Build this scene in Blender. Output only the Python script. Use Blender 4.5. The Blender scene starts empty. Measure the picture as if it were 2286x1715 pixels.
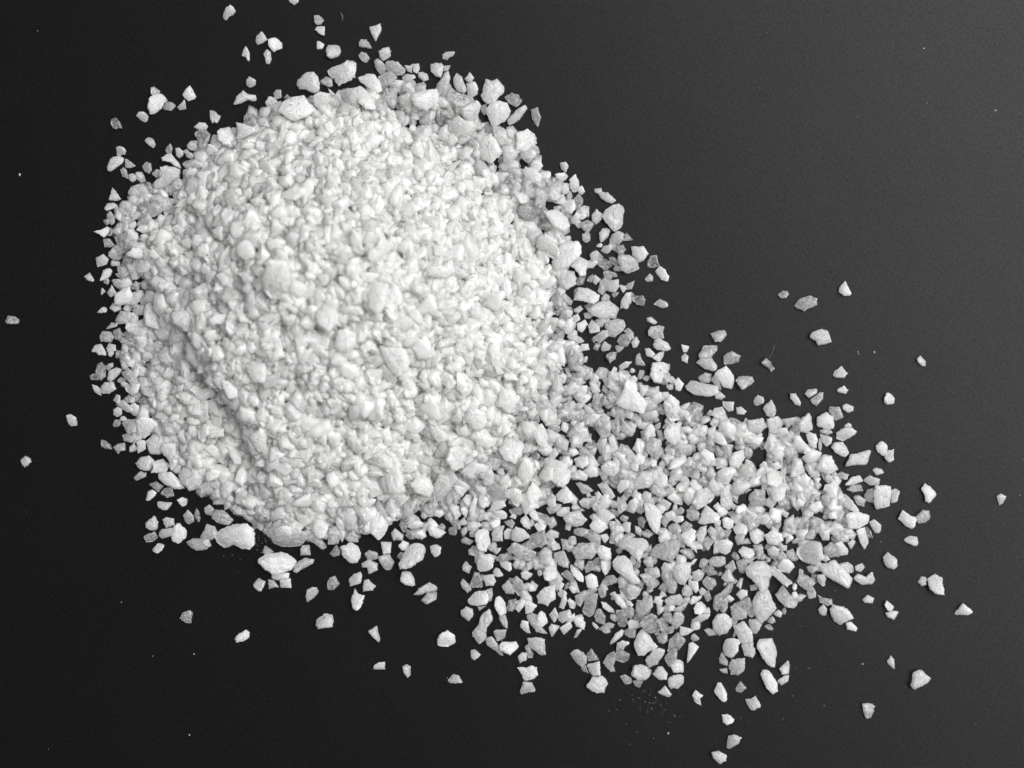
import bpy, bmesh, math, random
import numpy as np

# ------------------------------------------------------------------ camera, world, light, exposure
S = 0.130 / 2286.0            # metres per pixel of the photograph: the view is 13 cm wide
W, H = 2286.0, 1715.0
scene = bpy.context.scene
col = scene.collection

cam_data = bpy.data.cameras.new("camera")
cam = bpy.data.objects.new("camera", cam_data)
col.objects.link(cam)
CAM_Z = 0.28
cam.location = (0.0, 0.0, CAM_Z)
cam.rotation_euler = (0.0, 0.0, 0.0)
cam_data.sensor_width = 36.0
cam_data.lens = 36.0 * CAM_Z / 0.130
cam_data.dof.use_dof = True
cam_data.dof.focus_distance = CAM_Z - 0.002
cam_data.dof.aperture_fstop = 8.0
cam_data.clip_start = 0.01
cam_data.clip_end = 20.0
scene.camera = cam

world = bpy.data.worlds.new("World")
scene.world = world
world.use_nodes = True
world.node_tree.nodes["Background"].inputs["Color"].default_value = (0.97, 0.98, 1.0, 1)
world.node_tree.nodes["Background"].inputs["Strength"].default_value = WORLD_STRENGTH = 0.37

def window_light(name, loc, size_x, size_y, watts, colour, target=(0, 0, 0)):
    ld = bpy.data.lights.new(name, 'AREA')
    ld.shape = 'RECTANGLE'
    ld.size, ld.size_y = size_x, size_y
    ld.energy = watts
    ld.color = colour
    lo = bpy.data.objects.new(name, ld)
    col.objects.link(lo)
    lo.location = loc
    d = [t - l for t, l in zip(target, loc)]
    from mathutils import Vector
    lo.rotation_euler = Vector(d).to_track_quat('-Z', 'Y').to_euler()
    return lo

# daylight of a window standing up and to the right of the picture
window_light("window_light", (0.49, 0.21, 0.68), 0.85, 0.85, 14.6, (0.985, 0.992, 1.0))

scene.view_settings.view_transform = 'Standard'
scene.view_settings.look = 'None'
scene.view_settings.exposure = 0.0
scene.view_settings.gamma = 1.0
scene.render.engine = 'CYCLES'
scene.cycles.max_bounces = 80
scene.cycles.diffuse_bounces = 48
scene.cycles.glossy_bounces = 4
scene.cycles.transmission_bounces = 40
scene.cycles.transparent_max_bounces = 8
scene.cycles.caustics_refractive = True
scene.cycles.caustics_reflective = False
scene.cycles.sample_clamp_indirect = 8.0
scene.cycles.use_denoising = True

rng = np.random.default_rng(20)
random.seed(7)

# ------------------------------------------------------------------ materials
def new_mat(name):
    m = bpy.data.materials.new(name)
    m.use_nodes = True
    nt = m.node_tree
    nt.nodes.clear()
    out = nt.nodes.new("ShaderNodeOutputMaterial")
    bs = nt.nodes.new("ShaderNodeBsdfPrincipled")
    nt.links.new(bs.outputs[0], out.inputs[0])
    return m, nt, bs

def mapr(nt, src, a, b, c, d):
    n = nt.nodes.new("ShaderNodeMapRange")
    nt.links.new(src, n.inputs[0])
    for k, v in enumerate((a, b, c, d)):
        n.inputs[k + 1].default_value = v
    return n.outputs[0]

def salt_material():
    """milky crystal: light scatters at and through the surface; clear ones also refract"""
    m = bpy.data.materials.new("salt")
    m.use_nodes = True
    nt = m.node_tree
    nt.nodes.clear()
    N = nt.nodes.new; L = nt.links.new
    out = N("ShaderNodeOutputMaterial")
    at = N("ShaderNodeAttribute"); at.attribute_name = "clarity"
    geo = N("ShaderNodeNewGeometry")
    nz = N("ShaderNodeTexNoise")                      # cloudy veins: clarity varies inside a crystal
    nz.inputs["Scale"].default_value = 2200.0
    nz.inputs["Detail"].default_value = 3.0
    nz.inputs["Roughness"].default_value = 0.6
    L(geo.outputs["Position"], nz.inputs["Vector"])
    mul = N("ShaderNodeMath"); mul.operation = 'MULTIPLY'; mul.use_clamp = True
    L(at.outputs["Fac"], mul.inputs[0]); L(mapr(nt, nz.outputs["Fac"], 0.36, 0.66, 0.6, 1.15), mul.inputs[1])
    b = N("ShaderNodeBump")
    b.inputs["Strength"].default_value = 0.6
    b.inputs["Distance"].default_value = 0.00012
    n2 = N("ShaderNodeTexNoise")
    n2.inputs["Scale"].default_value = 3200.0
    n2.inputs["Detail"].default_value = 4.0
    L(geo.outputs["Position"], n2.inputs["Vector"])
    L(n2.outputs["Fac"], b.inputs["Height"])
    df = N("ShaderNodeBsdfDiffuse"); df.inputs["Color"].default_value = SALT_COLOUR
    tr = N("ShaderNodeBsdfTranslucent"); tr.inputs["Color"].default_value = SALT_COLOUR
    mx = N("ShaderNodeMixShader"); mx.inputs[0].default_value = THROUGH
    L(df.outputs[0], mx.inputs[1]); L(tr.outputs[0], mx.inputs[2])
    gs = N("ShaderNodeBsdfGlossy"); gs.inputs["Roughness"].default_value = 0.12
    L(b.outputs[0], gs.inputs["Normal"]); L(b.outputs[0], df.inputs["Normal"])
    fr = N("ShaderNodeFresnel"); fr.inputs["IOR"].default_value = 1.45
    L(b.outputs[0], fr.inputs["Normal"])
    bf = N("ShaderNodeMath"); bf.operation = 'SUBTRACT'; bf.inputs[0].default_value = 1.0   # the gloss is on the outside only
    L(geo.outputs["Backfacing"], bf.inputs[1])
    ff = N("ShaderNodeMath"); ff.operation = 'MULTIPLY'
    L(fr.outputs[0], ff.inputs[0]); L(bf.outputs[0], ff.inputs[1])
    ms = N("ShaderNodeMixShader")
    L(ff.outputs[0], ms.inputs[0]); L(mx.outputs[0], ms.inputs[1]); L(gs.outputs[0], ms.inputs[2])
    gl = N("ShaderNodeBsdfGlass"); gl.inputs["Roughness"].default_value = 0.16; gl.inputs["IOR"].default_value = 1.5
    gl.inputs["Color"].default_value = (0.995, 0.995, 0.992, 1)
    L(b.outputs[0], gl.inputs["Normal"])
    mc = N("ShaderNodeMixShader")
    L(mul.outputs[0], mc.inputs[0]); L(ms.outputs[0], mc.inputs[1]); L(gl.outputs[0], mc.inputs[2])
    L(mc.outputs[0], out.inputs[0])
    return m

SALT_COLOUR = (0.9925, 0.9895, 0.978, 1)
THROUGH = 0.64
MAT_SALT = salt_material()

def paper_material():
    m, nt, bs = new_mat("black_paper")
    geo = nt.nodes.new("ShaderNodeNewGeometry")
    fine = nt.nodes.new("ShaderNodeTexNoise")
    fine.inputs["Scale"].default_value = 7500.0
    fine.inputs["Detail"].default_value = 3.0
    fine.inputs["Roughness"].default_value = 0.7
    nt.links.new(geo.outputs["Position"], fine.inputs["Vector"])
    fib = nt.nodes.new("ShaderNodeTexNoise")
    mp = nt.nodes.new("ShaderNodeMapping")
    mp.inputs["Rotation"].default_value = (0, 0, math.radians(40))
    mp.inputs["Scale"].default_value = (1.0, 0.7, 1.0)
    nt.links.new(geo.outputs["Position"], mp.inputs[0])
    fib.inputs["Scale"].default_value = 3800.0
    fib.inputs["Detail"].default_value = 5.0
    fib.inputs["Distortion"].default_value = 0.4
    nt.links.new(mp.outputs[0], fib.inputs["Vector"])
    big = nt.nodes.new("ShaderNodeTexNoise")
    big.inputs["Scale"].default_value = 60.0
    nt.links.new(geo.outputs["Position"], big.inputs["Vector"])
    add = nt.nodes.new("ShaderNodeMath"); add.operation = 'ADD'
    nt.links.new(fine.outputs["Fac"], add.inputs[0]); nt.links.new(fib.outputs["Fac"], add.inputs[1])
    v = mapr(nt, add.outputs[0], 0.8, 1.2, 0.55, 1.6)
    v2 = mapr(nt, big.outputs["Fac"], 0.3, 0.7, 0.94, 1.06)
    mu = nt.nodes.new("ShaderNodeMath"); mu.operation = 'MULTIPLY'
    nt.links.new(v, mu.inputs[0]); nt.links.new(v2, mu.inputs[1])
    vm = nt.nodes.new("ShaderNodeVectorMath"); vm.operation = 'SCALE'
    vm.inputs[0].default_value = PAPER
    nt.links.new(mu.outputs[0], vm.inputs["Scale"])
    nt.links.new(vm.outputs[0], bs.inputs["Base Color"])
    bs.inputs["Roughness"].default_value = PAPER_ROUGH
    nt.links.new(mapr(nt, mu.outputs[0], 0.4, 1.8, PAPER_SPEC * 0.72, PAPER_SPEC * 1.28), bs.inputs["Specular IOR Level"])
    b = nt.nodes.new("ShaderNodeBump")
    b.inputs["Strength"].default_value = 0.30
    b.inputs["Distance"].default_value = 0.00003
    nt.links.new(add.outputs[0], b.inputs["Height"])
    nt.links.new(b.outputs[0], bs.inputs["Normal"])
    return m

PAPER = (0.0003, 0.0003, 0.00028)
PAPER_ROUGH = 0.365
PAPER_SPEC = 0.205
MAT_PAPER = paper_material()

# ------------------------------------------------------------------ the surface
def mesh_from(name, verts, faces, mat, clarity=None):
    me = bpy.data.meshes.new(name)
    verts = np.asarray(verts, dtype=np.float32)
    faces = np.asarray(faces, dtype=np.int32)
    n, k = faces.shape
    me.vertices.add(len(verts)); me.vertices.foreach_set("co", verts.ravel())
    me.loops.add(n * k); me.loops.foreach_set("vertex_index", faces.ravel())
    me.polygons.add(n)
    me.polygons.foreach_set("loop_start", np.arange(0, n * k, k, dtype=np.int32))
    me.polygons.foreach_set("loop_total", np.full(n, k, dtype=np.int32))
    me.update(calc_edges=True)
    if clarity is not None:
        a = me.attributes.new("clarity", 'FLOAT', 'POINT')
        a.data.foreach_set("value", np.asarray(clarity, dtype=np.float32))
    me.materials.append(mat)
    return me

g = 24
xs = np.linspace(-0.6, 0.6, g + 1)
gv = np.array([(x, y, 0.0) for y in xs for x in xs])
gf = np.array([(j * (g + 1) + i, j * (g + 1) + i + 1, (j + 1) * (g + 1) + i + 1, (j + 1) * (g + 1) + i)
               for j in range(g) for i in range(g)])
tabletop = bpy.data.objects.new("table_surface", mesh_from("table_surface", gv, gf, MAT_PAPER))
col.objects.link(tabletop)
tabletop["kind"] = "structure"
tabletop["label"] = "matte black paper-covered table surface under the salt"

# ------------------------------------------------------------------ outlines of crystals, tile by tile
OUTLINES = """\
@A 0 0 .27125
m 1848,172 1835,120 1860,70 1895,48 1925,60 1940,95 1915,125 1880,140
m 2100,350 2110,300 2155,255 2200,325 2170,350 2125,368
m 2040,505 2020,470 1988,458 2000,420 2022,380 2050,425 2055,500
m 2165,445 2195,405 2225,430 2235,490 2215,530 2190,520 2180,470
m 2025,665 2055,632 2080,650 2110,665 2095,705 2055,718 2028,700
m 1922,862 1950,800 2005,745 2035,775 2100,785 2110,815 2095,838 2050,820 1985,850 1935,866
t 1240,720 1265,712 1312,745 1315,775 1270,790 1245,780
w 1220,855 1240,810 1265,780 1330,770 1375,825 1345,860 1325,900 1275,942 1235,930 1218,890
t 1340,880 1375,835 1405,838 1448,870 1410,912 1350,905
m 1455,882 1490,855 1525,822 1530,895 1475,905
w 1508,780 1530,735 1568,708 1590,750 1612,795 1600,815 1550,830 1518,805
m 1122,950 1145,925 1190,922 1220,955 1205,995 1180,1000 1150,985
c 903,1010 915,985 955,968 985,1005 1008,1060 965,1050 960,1068 930,1050
m 1722,905 1755,910 1812,955 1800,1000 1785,1018 1768,1000 1750,1018 1732,980
t 1190,1160 1220,1130 1260,1145 1278,1190 1262,1218 1225,1195
m 955,1215 990,1208 1020,1215 1042,1245 1030,1272 1000,1275 975,1288 962,1275
m 888,1375 900,1330 930,1290 985,1288 1022,1310 1005,1350 960,1380 915,1415 890,1405
t 1028,1300 1075,1330 1115,1368 1065,1385 1030,1375
c 990,1400 1015,1378 1040,1400 1050,1440 1055,1472 1005,1450
m 1055,1440 1085,1428 1120,1440 1118,1480 1090,1498 1065,1485
t 1118,1420 1165,1415 1185,1445 1195,1490 1165,1505 1125,1475
t 1170,1370 1200,1332 1242,1345 1250,1400 1228,1430 1190,1410
m 1600,1040 1640,1008 1690,1010 1710,1045 1695,1068 1640,1075 1600,1050
c 1600,1105 1620,1080 1690,1070 1735,1110 1725,1150 1690,1230 1640,1235 1630,1150
t 1535,1195 1570,1160 1620,1158 1630,1230 1580,1240 1545,1225
t 1362,1240 1380,1200 1408,1185 1422,1225 1410,1265 1380,1270
m 1335,1300 1370,1270 1410,1265 1432,1300 1480,1350 1492,1388 1440,1370 1400,1335 1340,1325
m 1445,1220 1475,1218 1510,1250 1505,1280 1475,1300 1448,1280
t 1510,1240 1540,1230 1560,1250 1608,1275 1580,1308 1540,1295
m 1250,1430 1290,1395 1330,1400 1325,1440 1285,1465
m 1330,1380 1400,1375 1480,1400 1475,1460 1430,1490 1330,1560 1275,1550 1265,1520 1320,1470
c 1405,1510 1430,1475 1470,1462 1500,1490 1500,1560 1455,1560 1410,1535
t 1045,1590 1080,1535 1140,1510 1165,1555 1150,1610 1100,1630 1065,1610
c 1165,1530 1200,1500 1240,1510 1265,1560 1245,1600 1200,1590
m 898,1645 915,1590 925,1540 955,1580 995,1640 950,1652
m 1700,1240 1720,1190 1770,1200 1815,1260 1765,1290 1715,1270
w 1795,1095 1830,1060 1870,1095 1930,1110 1940,1180 1850,1200 1800,1150
w 1940,1010 2000,1020 2090,1050 2110,1080 1990,1145 1940,1140 1955,1080
c 2010,960 2040,935 2090,940 2130,985 2110,1030 2050,1035 2015,1000
@B 600 0 .27125
m 165,-5 245,-5 240,15 210,40 170,15
t 372,125 410,120 452,165 430,200 395,205 375,180
m 380,245 400,215 460,215 458,292 425,285 400,262
w 0,330 50,308 105,350 108,395 65,415 40,432 15,400 0,370
w 392,335 420,340 457,365 440,400 395,405
m 472,430 490,375 520,370 580,378 592,425 575,465 515,482 485,465
m 822,225 870,215 918,193 925,250 905,290 880,338 850,290 835,250
t 742,350 755,328 800,322 830,360 852,400 800,395 742,385
t 738,462 765,430 800,435 832,485 800,520 765,500
m 903,425 935,400 990,385 1003,420 1000,465 945,502 915,475
m 1430,450 1455,428 1530,428 1515,460 1480,475 1465,495 1432,480
w 480,585 540,550 600,535 650,505 700,500 718,530 718,600 700,650 630,685 580,705 540,650 500,630
m 230,700 245,660 290,610 360,595 400,630 425,710 410,750 370,765 300,740 250,735
t 422,665 470,630 520,640 525,710 490,718 440,690
t 865,505 900,488 965,540 960,590 915,612 880,560
t 965,520 985,505 1060,515 1130,580 1100,615 1040,620 970,590
m 1120,540 1160,545 1185,530 1175,600 1135,580
m 1185,525 1238,522 1240,570 1220,610 1190,590
m 1332,530 1370,520 1420,520 1440,545 1430,600 1415,642 1370,625 1335,590
m 1430,540 1495,540 1475,580 1440,585
w 740,645 820,605 880,620 920,690 933,750 905,772 860,755 790,700 750,670
t 900,640 950,600 1010,590 1060,640 1010,690 960,715 910,695
m 1095,640 1130,610 1200,615 1210,640 1130,685 1100,670
m 1230,600 1270,590 1310,615 1318,655 1275,668 1235,640
c 1165,725 1200,695 1275,670 1300,710 1260,745 1190,755
m 1380,700 1420,650 1455,600 1480,595 1495,640 1480,700 1430,740 1390,745
m 1520,650 1550,592 1590,640 1630,740 1605,768 1545,745 1525,700
m 1612,650 1655,595 1690,640 1670,680 1640,680
w 1630,690 1700,672 1725,730 1715,775 1670,808 1640,780
w 1750,790 1785,660 1840,670 1880,650 1910,690 1942,750 1895,800 1850,860 1800,860 1755,815
c 1940,800 2000,765 2060,785 2085,840 2040,885 1985,860
w 1790,900 1840,855 1900,835 1960,860 1995,920 1950,1000 1850,1050 1800,960
t 600,760 640,730 710,730 750,790 720,860 690,890 640,840 605,790
t 920,800 970,750 1050,750 1068,830 1030,900 960,860
w 745,710 790,730 870,830 880,900 800,900 740,850 730,760
m 490,730 540,770 570,810 530,840 510,790
t 35,770 60,735 100,740 105,800 75,815 45,800
m -30,850 0,800 50,800 85,850 70,890 0,905
c 120,800 150,775 175,800 150,825
w 110,860 200,810 300,800 380,920 330,970 200,1000 100,930
m 370,800 430,765 500,775 510,830 470,900 430,925 380,870
w 1160,790 1300,745 1390,740 1400,830 1300,910 1200,880
t 1070,800 1150,760 1190,790 1170,880 1090,900
t 1460,760 1500,720 1560,760 1660,790 1690,830 1620,880 1540,880 1470,810
m 1590,900 1640,860 1700,840 1735,900 1710,980 1640,1000 1595,960
w 1480,1000 1560,960 1610,990 1700,1000 1715,1060 1640,1120 1530,1125 1490,1060
m 1960,990 2060,890 2120,865 2125,900 2060,990 1975,1040
w 2040,1100 2130,1060 2195,1120 2210,1180 2100,1255 2030,1230 2045,1160
t 2155,900 2212,895 2240,970 2215,1050 2170,980
m 1745,870 1790,855 1800,930 1770,950 1745,915
t 1845,1050 1900,1035 1960,1080 1970,1180 1900,1190 1850,1130
t 1955,1050 2010,1040 2045,1080 2010,1160 1970,1130
w 1750,1150 1830,1100 1880,1180 1920,1250 1830,1350 1750,1310 1700,1220
m 1930,1210 2000,1200 2050,1280 1990,1350 1930,1330
@C 1100 350 .27125
m 835,262 895,258 898,290 870,308 840,290
m 872,310 900,295 945,295 985,330 1012,365 985,385 930,370 895,345
m 905,490 920,450 985,402 1065,400 1078,440 1070,520 1055,590 1000,618 965,580 915,525
m 815,480 850,433 905,475 895,520 850,557 820,530
m 875,625 905,592 940,588 968,610 945,665 900,700 882,710 878,665
m 962,700 975,650 1020,610 1083,630 1070,690 1040,722 975,715
c 1072,690 1080,640 1105,628 1155,685 1120,692
t 735,640 780,615 803,640 800,690 770,712 740,690
m 888,775 915,735 970,722 985,745 960,790 930,800
c 990,750 1025,728 1070,725 1098,760 1080,795 1040,800 1000,775
w 1140,740 1200,742 1240,735 1280,800 1240,855 1200,865 1150,810
m 1030,830 1060,800 1150,825 1190,850 1205,920 1160,950 1105,965 1055,930 1040,880
t 955,830 990,822 1035,860 1030,912 975,885
t 798,800 845,768 880,790 910,825 895,855 825,865 805,830
c 1275,860 1300,820 1345,818 1370,900 1330,915 1275,908
w 1338,945 1375,900 1420,930 1447,990 1440,1028 1385,1010
t 1252,1005 1290,960 1320,985 1315,1028 1265,1030
t 905,950 945,933 990,950 1022,965 1020,990 985,990 975,1018 925,1010
m 878,1030 910,1000 960,1022 1035,1010 1037,1070 1000,1122 930,1095 890,1065
m 1080,1085 1110,1045 1168,1020 1155,1060 1145,1090 1085,1095
m 1050,1250 1058,1180 1100,1118 1138,1120 1138,1200 1105,1255 1060,1250
c 1140,1110 1180,1145 1235,1145 1252,1180 1240,1230 1190,1215 1145,1180
m 1328,1212 1375,1170 1430,1200 1445,1238 1390,1245
m 1265,1325 1310,1318 1355,1365 1330,1382 1270,1355
t 1275,1440 1300,1400 1370,1388 1418,1400 1400,1440 1408,1500 1320,1495 1285,1470
m 1320,1560 1330,1510 1370,1495 1450,1540 1465,1580 1430,1600 1350,1590
w 1250,1580 1290,1575 1340,1625 1320,1655 1265,1640
m 1310,1655 1370,1610 1412,1602 1400,1650 1375,1695
w 1550,1545 1618,1560 1600,1605 1570,1610
t 1790,1455 1850,1432 1910,1430 1927,1465 1880,1520 1830,1525 1810,1490
m 642,520 690,450 715,490 700,530 665,550
m 712,430 745,400 795,410 790,460 740,480 715,460
w 565,405 600,355 670,350 680,430 640,472 590,450
c 670,340 710,310 745,350 740,390 710,440 680,440
w 700,250 735,240 760,285 735,312 705,300
w 630,190 680,150 710,210 705,280 665,300 635,260
w 540,265 580,215 630,225 628,290 585,315
t 480,210 495,165 570,210 530,245
w 510,140 590,130 625,165 570,210 520,180
w 245,110 270,82 360,100 405,170 370,210 320,218 260,160
m 550,50 600,40 625,80 600,130 560,95
w 450,350 490,270 560,320 530,365 470,360
c 350,270 430,245 480,260 440,360 400,440 345,410 360,340
w 640,900 715,815 785,860 765,975 720,985 680,930
m 520,960 580,940 670,945 680,1000 685,1050 610,1102 540,1040
c 685,1010 720,975 765,990 745,1050 700,1062 685,1040
w 665,1180 710,1080 780,1085 880,1140 870,1190 830,1215 740,1190
t 890,1170 920,1122 965,1145 960,1185 900,1190
m 770,1260 890,1190 960,1190 1040,1250 1010,1330 900,1330 820,1310
t 520,1090 560,1085 660,1190 640,1225 560,1180
w 480,870 560,720 700,700 735,740 720,810 620,910 520,940
w 355,740 380,650 430,640 520,700 550,780 520,850 430,800
w 420,450 530,440 620,500 635,570 590,620 500,580 470,530
t 920,1380 1000,1335 1080,1340 1095,1400 1060,1440 1000,1490 950,1470
c 1025,1520 1055,1460 1120,1460 1140,1510 1105,1560 1060,1562
m 1080,1430 1120,1410 1160,1450 1165,1500 1130,1510
m 1140,1530 1180,1475 1210,1520 1190,1565 1155,1575
m 825,1490 900,1430 950,1425 950,1480 880,1540
t 890,1570 915,1518 980,1555 960,1590 900,1605
c 930,1640 960,1612 1022,1605 1010,1660 970,1690 940,1660
m 785,1390 820,1340 880,1400 880,1440 800,1455
m 845,1345 900,1310 930,1350 900,1405 860,1390
w 690,1380 760,1340 785,1380 740,1448 700,1430
w 640,1320 700,1290 720,1340 680,1370
c 200,420 270,385 350,440 365,500 300,530 230,490
@D 0 400 .27125
t 45,1160 60,1125 120,1130 158,1160 150,1190 100,1192 50,1188
m 690,800 735,770 770,820 770,850 715,830
m 820,840 850,750 900,730 920,760 905,800 850,835
m 790,650 850,620 898,660 870,705 805,722 792,690
m 880,935 920,870 965,945 940,955 905,973
w 775,435 830,420 880,390 910,415 880,460 855,482 820,455
t 845,495 900,490 945,540 920,558 855,560
m 860,240 880,200 930,195 970,220 930,245 870,265
t 895,600 940,565 1000,575 1010,640 970,670 930,665 900,635
m 905,700 920,665 990,680 980,718 915,715
c 950,490 1000,450 1090,465 1080,530 1050,580 970,545
m 975,220 1000,180 1060,178 1090,205 1065,245 990,250
m 945,310 960,255 1000,290 990,345
m 875,290 905,262 945,310 945,360 920,380 880,350
m 990,360 1040,320 1065,380 1060,440 1000,420
t 1070,260 1110,280 1130,325 1080,345 1065,300
t 820,1290 850,1245 920,1260 940,1300 915,1345 830,1335
t 930,1250 985,1220 1005,1260 990,1330 950,1320
m 870,1235 910,1180 975,1185 960,1215 890,1232
m 748,1420 785,1360 830,1358 865,1410 878,1450 810,1448 790,1425
m 875,1390 895,1352 950,1365 955,1415 880,1420
c 735,1620 770,1600 850,1590 840,1640 805,1655 745,1655
m 975,1010 1010,970 1050,990 1045,1025 985,1035
t 1005,1065 1040,1025 1080,1045 1075,1085 1030,1090
m 945,1170 990,1085 1075,1090 1080,1140 1040,1190 980,1195
w 1040,615 1100,570 1200,562 1230,600 1210,640 1150,660 1080,640
m 1225,590 1270,580 1320,640 1345,675 1280,665 1240,640
m 1115,720 1150,665 1220,665 1250,730 1200,770 1130,770
t 920,830 970,820 1020,840 1025,890 985,910 940,880
t 925,770 980,780 1070,760 1040,800 970,810
w 1185,1130 1200,1030 1250,1020 1290,1110 1335,1210 1300,1240 1200,1190
m 1030,1225 1050,1180 1120,1170 1165,1215 1130,1260 1060,1265
m 1085,1080 1140,1035 1190,1040 1185,1120 1110,1120
w 1180,980 1210,925 1260,920 1295,970 1250,1015 1190,1010
w 1340,390 1400,385 1420,420 1380,450 1345,430
w 1960,560 2000,510 2060,515 2100,580 2105,650 2030,670 1970,630
w 2030,1570 2080,1520 2180,1515 2200,1600 2180,1680 2080,1660
w 1730,1160 1780,1110 1880,1115 1895,1160 1830,1190 1740,1200
w 1480,510 1540,480 1600,510 1560,570 1500,545
m 1285,1450 1360,1380 1410,1420 1425,1500 1375,1535 1320,1500
w 1480,1480 1550,1490 1560,1600 1520,1660 1490,1600
m 1120,420 1160,380 1215,380 1240,430 1190,450
w 1940,1100 1990,1085 2050,1140 2050,1180 1980,1180
w 1960,770 2020,770 2095,820 2090,850 2020,855
w 1785,790 1830,770 1880,810 1895,890 1830,870
@E 0 850 .27125
m 550,285 590,280 630,310 628,370 580,375 555,345
t 168,650 210,618 245,640 257,670 230,695 205,712 175,690
c 830,485 870,495 915,535 918,568 870,560 830,535
t 930,548 970,520 1028,510 1035,575 995,580 975,602
m 760,30 800,45 830,75 830,125 775,90
m 825,60 860,15 940,12 955,70 900,105 830,105
m 930,160 955,112 990,125 990,180 970,197
m 932,240 970,215 1005,240 1000,285 960,300 935,280
c 925,370 945,325 1000,320 985,370 940,385
w 1045,210 1100,185 1135,210 1142,290 1085,290 1050,250
t 1015,150 1060,115 1110,150 1090,185 1035,180
m 1005,450 1050,428 1110,470 1085,510 1020,500
w 1022,60 1075,25 1150,25 1130,95 1075,125 1035,90
t 1000,350 1060,320 1130,320 1130,430 1060,440
w 1135,330 1180,292 1260,310 1320,380 1250,420 1190,475 1140,450
w 1125,500 1165,485 1205,500 1200,565 1130,600
m 1210,490 1270,440 1350,450 1380,520 1320,610 1230,600
w 1330,560 1360,515 1455,515 1455,620 1400,660 1350,610
m 1115,680 1160,630 1230,618 1270,660 1235,740 1160,735
t 1100,800 1150,745 1205,760 1200,790 1120,825
m 1265,670 1340,645 1390,690 1370,750 1260,755
w 1300,800 1320,755 1410,752 1470,810 1522,885 1440,890 1360,850
c 1222,850 1290,830 1345,870 1300,918
w 1200,985 1215,915 1250,897 1290,925 1260,960 1225,992
c 1315,932 1350,885 1415,880 1432,950 1380,962
m 1290,992 1420,1005 1380,1060 1340,1065 1300,1040
m 1460,980 1500,960 1545,975 1530,1025 1495,1040
t 1508,1110 1550,1062 1595,1110 1595,1160 1550,1185 1520,1150
c 1602,1080 1620,1052 1640,1090 1650,1140 1630,1170 1605,1130
m 1200,1175 1270,1108 1300,1160 1295,1220 1250,1238 1205,1205
m 1340,1140 1370,1122 1430,1135 1438,1190 1370,1210 1350,1180
c 1185,1290 1210,1265 1270,1242 1295,1290 1260,1325 1200,1330
m 1258,1385 1300,1338 1355,1355 1330,1400 1300,1420 1265,1405
m 1300,1265 1330,1225 1430,1210 1420,1275 1330,1300
w 1410,1300 1440,1190 1480,1178 1540,1235 1530,1290 1460,1348
t 1650,1290 1705,1180 1770,1200 1795,1260 1750,1310 1670,1300
t 1538,1330 1590,1300 1720,1300 1738,1355 1700,1385 1630,1398 1570,1375
w 1760,1270 1850,1210 1920,1180 2050,1175 2100,1240 2105,1350 2060,1390 1990,1375 1930,1345 1850,1372 1790,1330
c 1605,870 1650,848 1705,860 1690,950 1660,965 1615,925
t 1680,1050 1720,1018 1765,1060 1735,1108 1690,1100
t 1740,1130 1780,1060 1850,1070 1925,1150 1880,1190 1790,1170
m 1470,770 1520,710 1600,700 1680,800 1650,870 1560,908 1500,840
w 1690,770 1740,725 1815,740 1790,800 1700,840
w 1935,830 1950,750 2000,700 2030,760 2020,840 1990,870
w 1680,555 1740,520 1830,570 1830,630 1770,640 1720,600
w 1630,420 1680,355 1730,370 1730,440 1640,500
w 1700,430 1750,400 1840,390 1840,460 1720,475
w 1830,490 1880,475 1990,620 1980,690 1930,680 1860,560
w 2050,460 2150,390 2200,440 2190,560 2130,590
w 1560,70 1600,35 1650,80 1610,130
m 1440,120 1500,95 1570,150 1530,190 1470,150
w 1830,0 1880,0 1960,80 1960,140 1890,150 1850,80
m 1825,840 1870,810 1930,850 1900,930 1840,980 1815,900
@F 300 1150 .27125
w 1018,355 1080,320 1200,307 1260,320 1320,355 1340,385 1290,450 1220,475 1140,475 1080,440 1030,390
t 1055,310 1075,250 1150,305 1090,330
t 1310,440 1350,380 1400,355 1492,368 1460,405 1390,440 1335,475 1315,462
w 1130,485 1200,475 1280,478 1270,520 1180,540 1135,525
w 1195,540 1285,520 1290,600 1205,598
t 1100,530 1150,540 1195,600 1150,595 1105,610
m 978,570 1020,520 1078,550 1045,632 1010,622 985,595
t 1365,285 1385,250 1440,245 1450,330 1370,330
t 1410,670 1420,620 1460,595 1495,595 1515,630 1480,680 1425,715
c 1588,560 1605,520 1650,500 1688,565 1640,618 1590,612
m 1765,530 1800,490 1860,468 1875,500 1860,560 1775,588
m 1880,600 1890,540 1925,530 1985,585 1960,620 1885,628
w 1785,690 1815,610 1845,650 1895,660 1870,750 1835,782 1800,760
m 1500,860 1560,815 1635,820 1635,915 1580,922 1520,935 1500,905
m 1922,958 1998,910 2005,960 2025,1020 2010,1045 1970,1010
m 1965,1270 1975,1235 2010,1212 2062,1210 2062,1272
c 370,850 400,805 455,780 480,800 465,892 430,890
w 822,1020 860,975 920,945 945,965 945,1005 900,1040 840,1050
t 1075,150 1150,100 1290,90 1420,150 1425,190 1350,260 1230,265 1140,230
w 1150,115 1230,85 1290,100 1290,180 1230,165 1170,170
t 1420,140 1500,130 1540,200 1585,265 1540,285 1490,240 1430,200
w 1470,100 1500,40 1545,38 1597,100 1570,180 1530,192 1480,160
t 1590,90 1650,80 1710,150 1675,235 1590,250 1600,180
c 1605,320 1660,245 1695,290 1690,330 1640,345
w 1697,260 1780,222 1840,255 1868,330 1830,390 1770,390 1720,340
t 1895,320 1930,290 2005,310 2000,360 1920,380
m 1870,400 1930,365 2005,400 2000,450 1930,488 1915,430 1875,440
m 2025,220 2115,225 2110,310 2050,320
t 2005,340 2100,320 2140,390 2105,450 2070,450 2030,400
t 1730,190 1800,110 1845,170 1840,225 1760,220
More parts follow.
